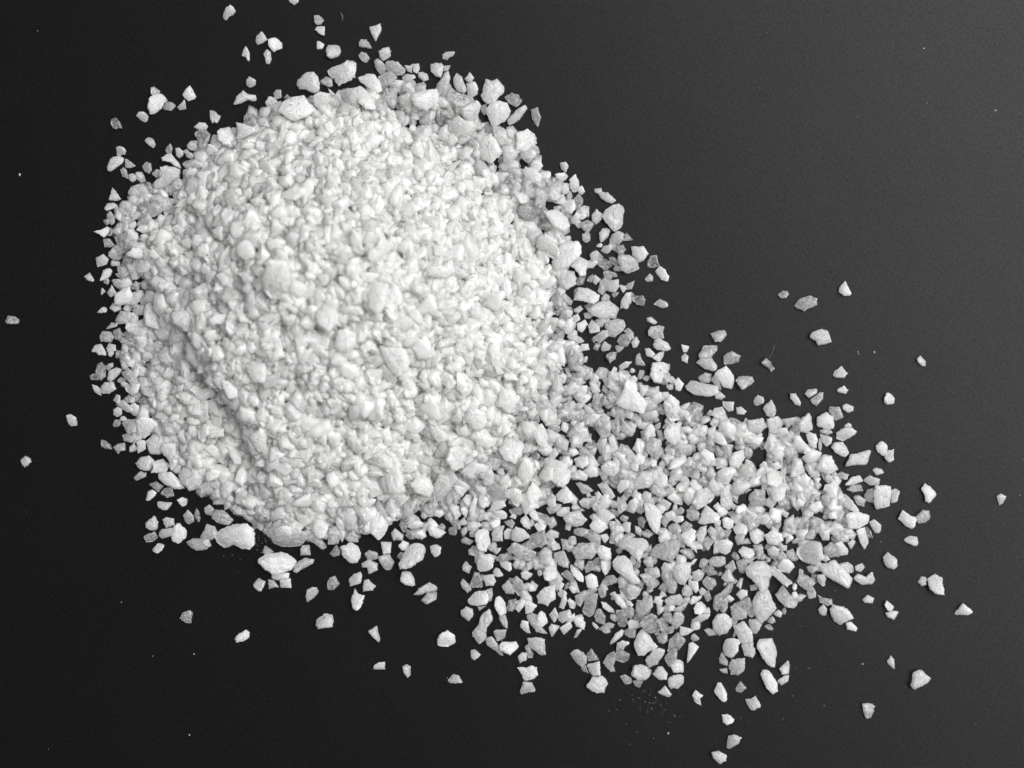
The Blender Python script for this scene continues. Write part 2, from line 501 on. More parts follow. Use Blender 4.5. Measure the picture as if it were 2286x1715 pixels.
w 1880,110 1930,40 1960,100 1960,150 1890,150
w 1950,80 2040,5 2090,80 2060,160 2010,200 1950,150
m 1245,70 1330,45 1395,90 1370,130 1290,110
@G 800 1200 .27125
m 590,75 640,58 682,80 670,140 640,165 600,130
m 340,200 380,120 430,60 500,38 555,95 530,180 470,220 390,255 350,240
t 315,160 345,120 390,140 360,200
w 330,70 370,25 415,50 410,105 360,108
m 345,340 365,278 430,285 465,350 465,395 400,398 360,370
t 455,465 500,415 585,370 640,400 645,445 570,450 520,470
t 515,520 570,455 645,455 640,510 565,552
w 650,860 665,800 740,765 800,810 795,870 740,898 660,890
m 925,930 960,925 1007,965 960,1015 930,995
t 360,1060 395,1045 430,1065 428,1130 405,1160 370,1110
m 740,1175 780,1130 825,1135 857,1195 800,1200 745,1198
t 855,240 885,195 932,245 910,295 860,270
w 970,210 1000,150 1100,135 1118,190 1100,250 1050,280 990,270
t 905,105 945,68 975,110 960,152 910,140
t 842,20 880,-5 948,30 915,65 850,45
t 840,375 860,338 925,400 925,440 900,458 850,410
c 918,380 960,285 995,285 1030,400 1020,412 935,415
m 1025,320 1110,303 1130,360 1110,395 1050,395
m 1108,280 1130,252 1160,260 1190,310 1150,328 1110,310
w 897,520 960,450 1050,437 1075,510 1050,545 980,560 920,550
t 980,570 1055,565 995,605
m 840,605 885,570 940,585 945,640 912,690 850,645
m 930,775 990,720 1010,640 1075,590 1098,600 1100,680 1060,740 1040,840 990,875 950,820
w 1120,565 1130,490 1170,485 1210,540 1222,630 1160,640
c 1220,570 1240,515 1300,508 1308,570 1265,610 1230,605
t 1155,645 1210,640 1230,700 1228,752 1195,730 1160,680
t 1112,780 1130,755 1218,758 1205,830 1140,852
m 1042,830 1100,812 1150,880 1180,960 1205,960 1180,985 1130,935 1060,890
w 1155,890 1190,858 1290,860 1320,900 1250,968 1210,945 1170,925
c 1125,180 1160,140 1230,125 1290,165 1250,190 1170,200
w 1162,200 1200,182 1255,210 1260,265 1240,282 1180,245
t 1262,50 1290,38 1380,75 1465,120 1440,180 1400,200 1310,170 1270,120
m 1380,215 1430,180 1458,240 1390,275
m 1335,290 1380,268 1438,305 1385,355 1345,330
m 1400,400 1430,360 1478,400 1460,445 1410,445
t 1180,400 1230,350 1280,400 1280,468 1215,460
t 1270,340 1300,315 1345,350 1380,430 1340,450 1330,488 1300,460 1275,440
t 1490,120 1540,80 1600,120 1580,225 1495,215
t 1610,130 1690,105 1735,200 1730,255 1650,225 1615,180
t 1583,60 1650,50 1665,95 1600,112
t 1665,10 1720,20 1748,105 1680,100
w 1520,290 1540,245 1630,235 1640,330 1580,355 1530,345
w 1465,480 1530,410 1615,390 1620,500 1560,555 1480,535
w 1630,380 1655,355 1695,385 1660,455
w 1650,580 1695,435 1720,520 1690,590
w 1720,520 1740,500 1795,540 1780,590 1740,580
t 1780,480 1860,435 1885,450 1830,570 1800,560
w 1370,530 1400,518 1470,560 1430,620 1375,630
t 1380,650 1430,620 1470,640 1500,730 1560,790 1480,780 1420,720
w 1475,640 1500,600 1540,630 1560,700 1510,740 1475,710
w 1330,720 1350,680 1395,690 1415,790 1385,785 1335,740
m 1565,740 1590,710 1660,730 1590,825
m 1655,740 1740,690 1760,740 1690,805
w 1760,670 1800,640 1870,700 1860,760 1790,730
m 1775,830 1800,760 1850,750 1800,820
m 1570,640 1620,570 1650,650 1610,705
m 1650,620 1745,590 1752,660 1680,705 1650,680
t 1740,950 1780,920 1840,935 1880,980 1880,1030 1840,1075 1790,1030
c 1880,960 1915,912 1982,1010 1890,1020
w 1880,1050 1985,1015 1990,1130 1920,1130
t 1830,1080 1870,1050 1900,1130 1850,1100
m 1875,1215 1930,1150 2010,1140 2055,1200 2020,1275 1960,1275 1890,1240
m 1310,980 1350,945 1390,950 1385,1010 1330,1035
t 1370,900 1400,870 1440,960 1430,995 1395,990
m 1385,820 1530,830 1538,960 1500,965 1430,920 1400,870
w 1312,1070 1350,1065 1380,1075 1420,1055 1465,1070 1480,1130 1440,1165 1360,1178 1340,1120
t 1360,1185 1430,1195 1462,1265 1400,1275 1340,1295 1330,1270
@N 1200 1200 .2037
w 825,260 880,195 960,200 1030,260 1050,360 1110,450 1115,485 1050,505 980,450 870,370 830,320
m 870,80 960,0 1160,10 1210,60 1200,130 1110,255 1050,200 960,130 890,120
t 1220,170 1290,90 1400,30 1530,10 1570,90 1530,180 1460,265 1370,235 1250,200
t 1155,270 1190,210 1250,200 1275,260 1265,330 1200,320
t 1170,355 1210,330 1285,350 1270,410 1200,400
t 1115,400 1210,390 1340,490 1335,520 1260,565 1190,520
w 640,150 700,90 800,120 805,240 760,260 690,230
w 690,260 760,240 805,260 800,340 740,415 700,350
t 370,140 460,65 600,60 640,170 590,230 500,230 415,240 400,190
t 395,290 430,240 510,240 510,330 490,362 440,330
w 355,320 370,298 440,340 510,430 505,485 440,465 380,410
t 258,395 330,355 380,410 410,470 375,490 300,440
c 515,330 560,260 600,260 640,300 690,300 690,380 600,360 530,390
w 520,430 590,393 650,440 665,540 600,570 540,540
t 705,490 760,420 840,415 875,460 870,490 780,525 730,525
t 880,440 940,430 980,500 940,550 890,560
m 985,540 1050,510 1130,560 1135,590 1080,670 1000,650 990,600
w 830,625 900,625 965,720 970,770 930,780 860,720
t 900,580 940,590 990,680 970,710 910,650
w 970,700 1010,690 1050,740 1030,760 980,740
t 1075,800 1085,690 1200,680 1240,625 1260,690 1255,760 1180,830 1160,870 1095,870
c 860,800 935,790 980,870 985,940 930,990 880,960 865,880
c 945,800 1000,760 1060,770 1060,840 1020,895 960,870
t 490,800 520,690 570,620 660,610 640,760 610,850 600,885 530,850
t 660,560 700,530 750,550 755,640 700,672 670,620
m 695,700 750,710 840,800 845,830 780,815 710,760
c 620,870 650,785 690,780 745,870 745,920 720,955 640,925
t 675,1010 750,930 800,1010 795,1045 740,1050
w 340,550 380,530 420,570 415,615 380,610
c 1115,930 1170,860 1250,825 1310,870 1340,1010 1240,1048 1160,990
c 1310,900 1370,870 1430,950 1430,1030 1370,1045 1330,980
w 985,940 1020,895 1100,920 1140,980 1080,1000 1000,1000
t 950,1030 1000,990 1080,1010 1070,1100 1010,1100 960,1070
w 790,1160 850,1060 920,1010 945,1020 930,1080 850,1150 800,1170
w 865,1210 870,1150 930,1120 1000,1140 1005,1165 960,1190 940,1230 870,1250
c 840,1280 900,1220 1005,1270 1010,1320 950,1378 870,1350
c 715,1370 760,1290 840,1240 860,1330 830,1400 870,1465 800,1465
m 1055,1180 1090,1060 1140,1000 1220,1060 1300,1180 1310,1210 1210,1250 1160,1288 1100,1280
m 1175,1340 1230,1280 1260,1230 1340,1200 1390,1220 1380,1280 1310,1390 1220,1430
t 1300,1100 1360,1045 1420,1050 1420,1130 1380,1172 1330,1150
t 1370,850 1410,810 1470,830 1490,900 1450,945 1400,910
t 1465,930 1500,820 1570,810 1612,870 1590,940 1520,1000 1470,970
m 1305,735 1325,730 1390,780 1375,820 1320,860
t 1390,680 1450,640 1560,620 1610,700 1590,730 1500,740 1410,760
t 1495,780 1600,720 1655,720 1600,800 1560,820 1510,810
w 1665,720 1700,640 1750,650 1800,635 1795,670 1740,715 1690,740
w 1710,780 1740,720 1800,705 1850,760 1840,800 1780,850 1730,830
m 1685,910 1770,850 1885,830 1870,880 1800,930 1720,930
t 1580,590 1620,510 1690,550 1700,620 1650,660 1590,630
w 1675,510 1690,475 1755,480 1765,580 1735,620 1700,570
t 1800,480 1860,420 1930,450 1960,510 1910,575 1870,570 1830,530
c 1920,740 1940,640 2010,600 2130,480 2160,485 2140,570 2020,720 1970,810 1930,790
m 1355,330 1390,275 1480,290 1490,380 1410,410 1360,380
m 1490,320 1560,270 1690,270 1670,380 1640,460 1600,520 1530,490 1490,400
t 1400,480 1450,420 1520,450 1530,540 1500,610 1430,600
t 1560,150 1600,125 1690,125 1725,215 1680,240 1640,220
m 1580,30 1640,0 1720,0 1745,165 1680,110 1640,90
w 1955,80 2000,30 2080,15 2140,60 2110,150 2060,190 2010,170
t 1870,250 1920,210 2050,205 2060,290 1990,325 1890,310
c 1795,290 1850,285 1900,330 1900,390 1820,390 1800,350
t 2050,320 2140,245 2180,340 2120,400 2080,370
m 1030,1480 1060,1400 1150,1395 1250,1460 1240,1500 1180,1560 1100,1560 1040,1530
c 1040,1570 1100,1560 1165,1570 1120,1650 1070,1630
t 900,1520 950,1500 1030,1540 1030,1600 960,1612
w 1260,1500 1320,1420 1370,1420 1425,1490 1420,1560 1330,1560
m 1430,1540 1480,1510 1580,1500 1607,1540 1600,1600 1540,1655 1450,1650 1430,1600
c 1390,1330 1440,1250 1500,1210 1525,1230 1520,1320 1440,1420
m 1450,1400 1520,1330 1590,1360 1605,1430 1590,1475 1490,1475
w 1635,1380 1660,1160 1700,1150 1770,1200 1720,1270
m 1915,930 1960,840 2040,825 2110,870 2130,950 2070,1050 1990,1070 1930,1010
w 2030,1200 2060,1120 2150,1100 2210,1130 2190,1260 2120,1320 2050,1290
t 1990,1330 2020,1260 2090,1360 2080,1410 2000,1380
t 1990,1445 2080,1430 2090,1500 2020,1480
m 2090,1400 2130,1340 2260,1320 2260,1450 2200,1515 2120,1500
@P 1300 1265 .27125
w 905,1060 930,1015 990,1065 970,1095 980,1150 925,1110
w 1085,1030 1120,945 1150,965 1192,1050 1185,1105 1150,1110 1110,1070
t 1265,1000 1300,942 1350,1000 1310,1040 1270,1030
m 1345,1095 1390,1085 1425,1065 1450,1110 1467,1160 1390,1180 1360,1140
w 1148,1220 1195,1215 1250,1255 1240,1285 1190,1308 1160,1280
m 1190,1500 1200,1395 1250,1378 1302,1405 1280,1460 1210,1505
m 1062,1530 1120,1515 1190,1555 1180,1595 1135,1622 1080,1580
w 1460,870 1510,842 1550,870 1600,960 1600,1020 1565,1050 1510,990
m 1622,840 1690,775 1707,800 1700,885 1640,885
m 1600,945 1660,900 1705,895 1695,945 1640,982
m 1435,660 1450,590 1560,590 1600,700 1580,825 1540,815 1480,750
m 620,1035 680,978 735,1050 720,1080 660,1060
t 1220,330 1260,300 1350,360 1345,420 1260,450 1225,400
w 1265,230 1300,190 1360,195 1362,240 1300,275
t 1255,300 1370,245 1410,340 1380,410 1340,380
m 1400,290 1440,200 1530,190 1560,280 1600,340 1540,400 1490,465 1440,440 1400,350
t 1590,230 1650,160 1710,230 1765,295 1730,335 1660,325 1610,270
m 1245,490 1330,450 1390,530 1400,620 1310,630 1270,560
m 1365,440 1420,425 1473,475 1430,560 1390,545
m 1310,650 1400,600 1420,700 1400,750 1330,730
@Q 1686 1050 .27125
w 1362,150 1395,110 1440,135 1485,185 1480,220 1430,272 1400,250 1390,200
m 1990,215 2020,195 2065,215 2040,275 2010,290
w 1175,395 1215,333 1270,370 1320,390 1310,470 1290,487 1230,450
t 1320,385 1380,325 1430,335 1445,390 1400,430 1350,440 1325,415
m 1220,575 1270,538 1330,550 1340,600 1320,625 1250,600
m 1050,720 1090,678 1160,725 1165,785 1140,808 1095,805 1060,760
m 1340,920 1370,875 1412,885 1405,940 1370,955
w 1415,890 1480,857 1535,885 1540,1020 1490,1010 1430,970
m 885,1065 925,1025 980,1055 965,1095 900,1090
w 1060,1110 1080,1070 1140,1120 1135,1150 1090,1155
m 1070,1175 1130,1155 1182,1165 1140,1230 1090,1210
w 1642,1175 1710,1092 1788,1165 1750,1192 1660,1192
m 1085,1580 1115,1527 1145,1560 1150,1638 1110,1610
w 500,860 560,855 583,890 575,945 555,957 520,920
t 425,1010 440,970 480,960 500,1010 495,1045 440,1055
t 512,1025 560,1050 630,1060 635,1110 600,1120 540,1090
m 520,1140 560,1105 593,1140 585,1190 560,1203 530,1180
w 612,1160 640,1105 720,1120 780,1170 800,1215 760,1235 700,1270 650,1240
w 748,1255 790,1248 838,1295 830,1328 755,1310
w 970,180 985,125 1110,130 1115,210 1100,290 1000,315 975,270
m 1115,165 1155,150 1190,180 1160,260 1115,265
t 895,200 930,155 975,150 970,270 910,250
t 805,220 850,205 910,240 900,300 840,285
m 890,80 940,40 1025,75 1020,125 940,125
m 735,120 790,55 860,42 885,90 800,120
t 755,160 790,120 870,120 885,170 800,180
m 675,35 710,12 768,35 750,80 690,65
m 965,0 990,-20 1040,-10 1060,20 1000,42
m 715,250 740,190 800,250 850,340 800,340 730,300
w 745,360 830,340 940,370 930,440 840,480 760,480
m 940,430 980,403 1038,455 1025,518 985,515
w 830,490 900,470 930,560 935,600 900,642 860,590
c 910,460 950,490 972,560 930,550
t 555,640 620,590 690,640 690,710 620,718 570,690
w 650,600 700,580 765,650 760,700 700,700
m 760,600 800,570 830,590 790,655
t 600,500 700,490 770,540 760,590 690,590
m 345,640 450,580 530,590 545,720 470,775 390,750 340,700
w 525,790 600,760 640,735 720,800 800,900 755,975 690,930 600,880 530,830
m 680,770 760,755 810,790 810,840 760,850
m 820,790 880,765 905,800 870,840 830,825
m 805,890 840,850 920,880 960,830 985,900 960,940 870,940
t 425,800 470,780 520,820 470,855 440,830
w 180,790 220,730 270,725 325,790 280,850 200,830
t 250,670 310,645 360,730 320,755 270,720
w 85,560 140,490 200,510 230,580 170,620 100,605
t 95,660 140,620 200,650 180,700 110,700
@R 1686 600 .27125
t 190,215 225,183 265,185 277,215 250,243 210,243
t 322,305 360,250 450,225 505,250 500,300 400,348 350,330
w 688,165 740,100 785,200 780,220 720,220 690,190
m 443,550 470,520 540,500 595,515 625,605 520,632 495,590 450,570
m 1330,740 1360,715 1405,765 1400,803 1365,795 1340,770
m 642,875 660,840 715,803 757,860 740,900 670,895
w 670,998 730,963 767,1000 750,1030 690,1020
w 1060,1065 1080,1025 1115,1025 1148,1070 1145,1110 1090,1120 1065,1100
m 718,1130 750,1112 812,1135 810,1170 770,1185 725,1160
w 285,1060 290,1030 330,1025 375,1100 372,1132 330,1120
m 408,1030 430,995 525,987 500,1030 440,1065
m 455,1080 530,1020 560,1020 555,1080 500,1130 460,1100
t 605,1135 690,1140 720,1220 660,1255 610,1180
w 505,1220 580,1182 645,1230 640,1310 590,1330 510,1290
t 530,1330 600,1310 640,1350 600,1370 540,1350
m 735,1290 770,1268 797,1290 790,1310 735,1308
w 665,1350 720,1312 800,1310 838,1345 780,1390 720,1420 670,1400
m 540,1360 635,1390 620,1440 580,1465 545,1420
w 418,1370 440,1348 500,1360 515,1420 500,1485 450,1460
t 525,1400 545,1400 550,1460 535,1525 518,1480
m 625,1470 650,1430 720,1425 775,1510 740,1552 650,1510
m 738,1620 780,1530 840,1520 940,1488 950,1500 915,1618 830,1610 750,1628
w 992,1460 1040,1415 1085,1450 1090,1490 1060,1545 1000,1500
w 1060,1560 1080,1500 1140,1490 1130,1570 1095,1590
w 342,1275 380,1230 435,1190 460,1220 472,1320 420,1350 360,1340
m 60,1150 135,1075 160,1130 175,1180 150,1230 100,1215
w 525,1590 560,1535 620,1540 680,1650 600,1700 500,1650
@I 1300 700 .27125
m 815,355 845,330 875,350 865,410 820,390
t 955,345 1000,265 1110,268 1110,300 1075,340 1060,370 960,370
m 935,405 985,360 1065,370 1108,440 1090,475 1000,455
t 1158,350 1225,312 1298,350 1285,400 1180,422 1165,390
w 1088,490 1185,430 1235,500 1250,560 1225,625 1160,600 1110,540
t 1057,550 1090,500 1130,560 1150,640 1100,600
t 950,530 1010,488 1065,500 1050,570 985,570
t 1260,540 1290,515 1400,520 1412,560 1390,585 1310,627 1280,590
c 1475,400 1510,368 1550,400 1560,430 1590,455 1560,482 1530,450 1480,415
m 1410,710 1440,672 1495,690 1490,740 1440,758 1415,745
w 1158,725 1245,728 1240,800 1200,805 1160,760
w 1270,775 1310,768 1350,805 1330,832 1275,830
w 555,490 575,405 650,400 715,420 715,460 680,500 640,570 580,560
t 640,500 700,470 748,545 740,568 680,560
w 755,560 790,525 835,580 810,640 770,630
m 840,600 900,555 1000,575 1110,600 1110,660 1030,685 930,670 860,630
m 1090,670 1130,640 1182,685 1140,712 1100,700
w 275,740 330,650 360,545 445,570 450,640 530,740 490,820 380,790 300,770
w 670,740 730,670 800,730 800,870 740,890 690,840
w 670,960 720,910 820,890 805,1060 740,1080 670,1020
t 440,400 445,345 475,325 490,380 525,430 440,420
m 300,430 350,395 405,400 380,440 310,470
m 225,490 260,440 290,450 280,510 240,520
c 195,345 240,318 285,318 270,380 230,408
w 1200,1200 1250,1140 1320,1120 1338,1190 1280,1280 1210,1250
w 965,1150 1000,1110 1080,1150 1095,1210 1020,1220
w 1520,1330 1560,1275 1640,1310 1640,1390 1590,1440 1520,1400
w 705,1280 740,1200 830,1170 880,1200 840,1240 760,1280
w 580,1320 640,1285 700,1340 700,1410 640,1440 590,1400
w 415,1200 460,1140 520,1180 510,1240 440,1250
w 390,1240 430,1218 465,1250 450,1300 400,1290
w 150,1260 220,1205 300,1230 320,1310 260,1355 170,1310
w 280,1440 310,1365 390,1370 380,1430 310,1485
w 830,1480 870,1420 930,1450 920,1540 870,1580 830,1550
m 900,1560 940,1460 1090,1400 1090,1500 1050,1560 960,1610
w 120,1080 160,1000 210,1020 200,1100 150,1165
w 1505,1530 1550,1508 1600,1560 1560,1610 1510,1580
t 1370,1500 1420,1440 1500,1460 1510,1580 1420,1600 1370,1560
m 1130,1470 1170,1425 1215,1460 1240,1560 1210,1620 1140,1580
w 1080,1600 1120,1555 1155,1600 1130,1640
w 1265,1600 1320,1565 1355,1590 1330,1640 1270,1650
m 1360,880 1480,860 1520,930 1460,990 1370,970
m 1520,870 1610,845 1660,900 1620,970 1540,990
m 1640,870 1745,855 1740,900 1690,950
w 820,830 870,795 910,840 880,900
m 1050,830 1090,780 1160,770 1190,860 1240,900 1160,900
@K 1000 1000 .2037
w 850,500 920,360 1000,440 1030,520 960,600 890,630
w 1000,300 1090,170 1150,220 1150,330 1080,370 1010,340
w 1150,220 1260,195 1355,260 1340,360 1250,430 1180,400 1130,350
w 755,390 780,220 850,90 930,160 950,270 880,380 800,430
w 1480,260 1560,180 1650,220 1640,310 1560,330 1480,290
w 1380,130 1450,90 1540,80 1540,180 1470,230 1400,200
t 1400,390 1450,380 1540,420 1590,470 1530,505 1470,500
t 1430,590 1490,545 1600,550 1600,600 1540,670 1460,640
w 1610,500 1650,475 1690,520 1640,580
m 1640,400 1720,370 1780,440 1830,530 1790,560 1710,520
t 1750,590 1790,565 1890,610 1885,660 1800,660
t 1565,640 1620,585 1720,680 1690,720 1610,700
c 1740,710 1790,670 1900,690 1870,750 1790,760
c 2075,780 2120,745 2175,790 2140,885 2090,850
m 1185,715 1250,650 1330,650 1340,700 1270,760 1200,740
m 1260,770 1320,710 1440,690 1515,790 1470,850 1400,865 1300,820
t 1340,680 1430,640 1515,690 1440,700
m 790,800 850,730 900,790 900,890 830,870
w 870,700 920,640 980,710 995,810 930,790
c 1015,730 1080,730 1135,790 1130,862 1060,830
w 945,850 1000,800 1075,850 1050,900 990,925
t 610,810 700,785 735,830 700,890 650,850
w 675,760 710,720 755,745 740,785
w 455,680 500,560 610,570 640,640 560,680 500,700
m 500,690 590,680 645,720 640,780 540,785
t 310,780 360,710 465,700 460,810 400,790 330,820
w 455,820 510,790 575,790 570,850 500,885
m 480,930 530,860 620,850 600,930 600,1020 490,1020
m 610,930 650,885 710,890 690,1000 620,1000
m 700,930 740,865 830,890 900,970 850,1000 770,1030 700,1010
t 885,990 960,930 1060,930 1095,1050 1020,1090 930,1080
m 1070,940 1130,895 1220,930 1210,980 1120,1015 1075,990
w 230,760 240,640 290,520 330,560 310,680 270,770
w 10,640 30,590 120,640 145,740 80,790
w 135,660 190,645 225,690 200,780 150,720
m 330,500 400,510 470,600 440,650 370,670 330,620
t 155,570 200,505 255,530 260,600 220,650
c 5,500 50,450 120,600 90,625
m 60,420 130,400 210,460 150,540 90,500
t 330,290 390,260 465,290 400,370
t 395,460 500,400 640,400 670,540 590,570 480,580 420,510
w 640,470 720,430 800,470 800,590 760,650 700,590
m 1070,570 1130,500 1190,530 1180,640 1100,640
w 1190,510 1290,410 1360,500 1360,580 1270,610 1200,570
t 1075,660 1180,610 1250,620 1230,690 1120,730
t 670,680 750,650 850,640 860,690 780,740 690,720
w 300,910 410,880 445,920 465,1050 420,1130 340,1120 300,1010
t 235,920 300,862 340,880 320,910 290,980 240,970
w 1550,850 1650,740 1750,800 1750,880 1660,935 1580,900
t 1530,970 1600,900 1670,960 1680,1050 1600,1060 1540,1010
w 1660,960 1740,940 1770,990 1720,1050
t 1750,800 1830,800 1880,920 1860,1040 1760,1045 1790,930
t 1830,770 1880,810 1935,880 1900,895 1850,850
@L 1400 1000 .2037
w 180,610 240,590 330,650 385,740 350,870 320,940 260,880 200,740
t 100,600 160,580 190,700 150,730 80,690
m 340,600 400,555 490,610 440,690 370,660
t 380,760 440,700 480,770 420,880 380,830
w 430,540 510,490 600,570 600,630 510,600
t 500,710 590,645 630,680 600,730 520,735
t 650,760 660,675 750,670 800,720 780,790 700,800
w 775,815 860,630 960,700 1010,750 1000,800 850,835
w 945,640 1000,600 1045,680 1010,710
w 480,780 540,740 620,745 610,800 540,830
t 450,860 500,830 555,830 510,950 460,920
t 155,930 220,890 295,940 240,990 180,970
m 340,990 420,890 475,960 470,1010 360,1040
t 575,870 640,805 715,840 700,890 610,930
w 580,950 700,880 760,920 740,1000 680,1050 600,990
m 755,950 800,870 870,855 870,940 820,1065 770,1020
t 875,910 920,860 975,900 970,960 930,990
t 830,1010 890,970 950,1030 885,1120 840,1070
w 1040,780 1080,750 1170,800 1160,880 1110,900 1050,860
t 1060,900 1150,900 1100,1000 1060,980
w 1160,880 1220,810 1290,820 1320,900 1300,950 1200,955 1165,920
t 1240,780 1290,735 1355,770 1350,840 1280,810
t 1100,720 1170,690 1215,790 1180,800
w 1195,690 1210,640 1310,620 1300,690 1210,730
w 1290,690 1340,690 1430,740 1400,790 1350,750
t 1400,800 1450,700 1480,760 1440,850 1395,870
c 1500,820 1580,770 1600,820 1560,890 1520,850
w 1340,930 1420,880 1500,930 1500,1010 1400,1065 1350,1000
w 1510,960 1590,900 1690,940 1710,1010 1630,1070 1540,1040
w 1215,1130 1270,1080 1370,1110 1400,1170 1340,1220 1260,1190
t 1205,1010 1330,990 1360,1050 1240,1060
t 1380,1070 1480,1060 1500,1110 1450,1150 1400,1110
t 1370,1210 1500,1160 1535,1200 1500,1230
t 1530,1110 1590,1065 1660,1110 1640,1180 1550,1170
m 1680,1060 1750,1070 1750,1130 1680,1140
m 1640,690 1700,670 1780,720 1750,775
t 1195,1240 1250,1225 1320,1280 1280,1380 1230,1360
m 1290,1310 1420,1240 1500,1245 1570,1310 1570,1400 1530,1560 1460,1570 1430,1510 1300,1380
m 1570,1290 1640,1320 1800,1470 1740,1510 1690,1480 1580,1380
@T 700 700 .27125
w 180,260 200,150 270,120 350,160 355,260 290,320 210,310
w 545,275 640,270 760,300 785,380 770,470 700,520 640,480 590,400
w 570,1290 590,1170 660,1150 720,1240 740,1380 700,1480 620,1470
w 1090,1200 1130,1090 1200,1080 1255,1170 1230,1270 1150,1300
w 1530,1130 1570,1040 1650,1008 1730,1070 1720,1170 1650,1235 1560,1180
w 1250,880 1270,770 1400,800 1430,900 1340,970
w 1440,300 1480,240 1530,270 1540,400 1520,500 1470,430
w 930,860 1000,860 1040,950 1110,990 1100,1040 1030,1060 970,990
w 790,1400 850,1350 950,1370 1000,1440 950,1510 850,1480
m 980,1440 1040,1320 1110,1340 1140,1420 1080,1510 1000,1560
w 1790,960 1880,900 1930,1000 1910,1110 1850,1080
w 1500,750 1560,620 1660,640 1680,720 1610,820
@S 550 350 .27125
w 140,1010 200,870 330,880 370,1000 350,1150 220,1170 150,1100
w 340,1110 370,1010 450,1030 485,1090 430,1150
w 570,1290 640,1210 740,1240 750,1350 690,1450 600,1380
w 1010,1240 1000,1080 1060,1030 1170,1060 1150,1220 1080,1300
w 280,300 400,240 490,260 490,320 400,360 280,340
w 1010,780 1080,740 1110,640 1160,690 1240,710 1180,800 1100,860 1020,870
w 850,680 880,600 950,660 950,780 880,760
w 1470,1300 1540,1255 1610,1280 1600,1320
w 1480,920 1600,890 1700,940 1640,1000 1500,980
@V 1686 1265 .27125
m 1272,975 1290,940 1295,880 1330,852 1370,850 1440,925 1430,945 1370,985 1310,1008
t 882,1130 950,1125 992,1155 970,1170 985,1190 950,1240 915,1255 890,1190
"""

CLARITY = {'w': 0.10, 'm': 0.32, 't': 0.55, 'c': 0.76}
crystals = []                 # dicts: outline (n,2) in picture pixels, class
ox = oy = sc = 0.0
for line in OUTLINES.strip().splitlines():
    p = line.split()
    if p[0][0] == '@':
        ox, oy, sc = float(p[1]), float(p[2]), float(p[3])
        continue
    pts = np.array([[float(v) for v in q.split(',')] for q in p[1:]])
    crystals.append({'o': pts * sc + (ox, oy), 'c': p[0], 'traced': True})

# ------------------------------------------------------------------ shape of the heap (pixels of the photograph)
def inside(poly, x, y):
    poly = np.asarray(poly, float)
    x = np.asarray(x, float); y = np.asarray(y, float)
    r = np.zeros(np.broadcast(x, y).shape, bool)
    for (x0, y0), (x1, y1) in zip(poly, np.roll(poly, -1, 0)):
        if y0 == y1: continue
        c = ((y0 > y) != (y1 > y)) & (x < (x1 - x0) * (y - y0) / (y1 - y0) + x0)
        r ^= c
    return r

CORE = [(1240,700),(1215,560),(1150,420),(1050,330),(930,270),(800,240),(650,250),(520,300),(420,380),(320,440),
        (290,560),(295,700),(280,820),(300,930),(370,1020),(460,1080),(580,1150),(700,1185),(820,1160),(930,1100),
        (1020,1050),(1130,1000),(1220,900),(1250,800)]
REGION = [(262,470),(320,425),(400,400),(480,315),(570,250),(680,225),(790,215),(880,185),(1000,205),(1090,250),
          (1150,290),(1190,350),(1240,420),(1262,470),(1270,560),(1260,650),(1265,700),(1300,760),(1327,817),
          (1381,830),(1452,863),(1525,911),(1585,917),(1625,944),(1666,944),(1775,939),(1802,998),(1856,1039),
          (1876,1091),(1925,1164),(1900,1198),(1832,1191),(1781,1213),(1713,1190),(1634,1134),(1598,1120),
          (1544,1120),(1436,1125),(1330,1060),(1275,1067),(1204,1118),(1173,1126),(1081,1118),(1030,1100),
          (1000,1110),(940,1125),(870,1165),(790,1195),(690,1200),(600,1190),(540,1150),(480,1120),(430,1075),
          (370,1030),(335,960),(300,900),(272,850),(268,760),(282,700),(275,640),(262,600),(262,520)]
GAPS = [[(1587,1006),(1598,1006),(1615,993),(1625,982),(1632,995),(1624,1006),(1601,1008)],
        [(1628,1088),(1650,1090),(1669,1101),(1670,1128),(1650,1123),(1634,1104)],
        [(1606,1071),(1625,1082),(1631,1088),(1620,1088)],
        [(1320,950),(1355,960),(1350,985),(1322,975)],
        [(1730,1140),(1790,1130),(1800,1165),(1745,1160)],
        [(1225,1080),(1250,1080),(1240,1100),(1226,1102)],
        [(1155,350),(1175,355),(1175,385),(1155,370)],
        [(1065,290),(1080,290),(1080,310),(1065,308)],
        [(408,400),(436,420),(412,425)]]
TRENCH = [(424,790),(443,788),(475,835),(508,880),(513,905),(490,900),(455,860),(432,825)]
CX, CY = 720.0, 625.0
core = np.array(CORE, float)
ca = np.arctan2(core[:, 1] - CY, core[:, 0] - CX)
cr = np.hypot(core[:, 1] - CY, core[:, 0] - CX)
order = np.argsort(ca); ca = ca[order]; cr = cr[order]
ca = np.concatenate([ca - 2 * np.pi, ca, ca + 2 * np.pi]); cr = np.tile(cr, 3)
SCARP = np.array([(385,700),(420,755),(455,815),(500,875),(545,935),(575,1000),(598,1060)], float)
PEAK = 178.0

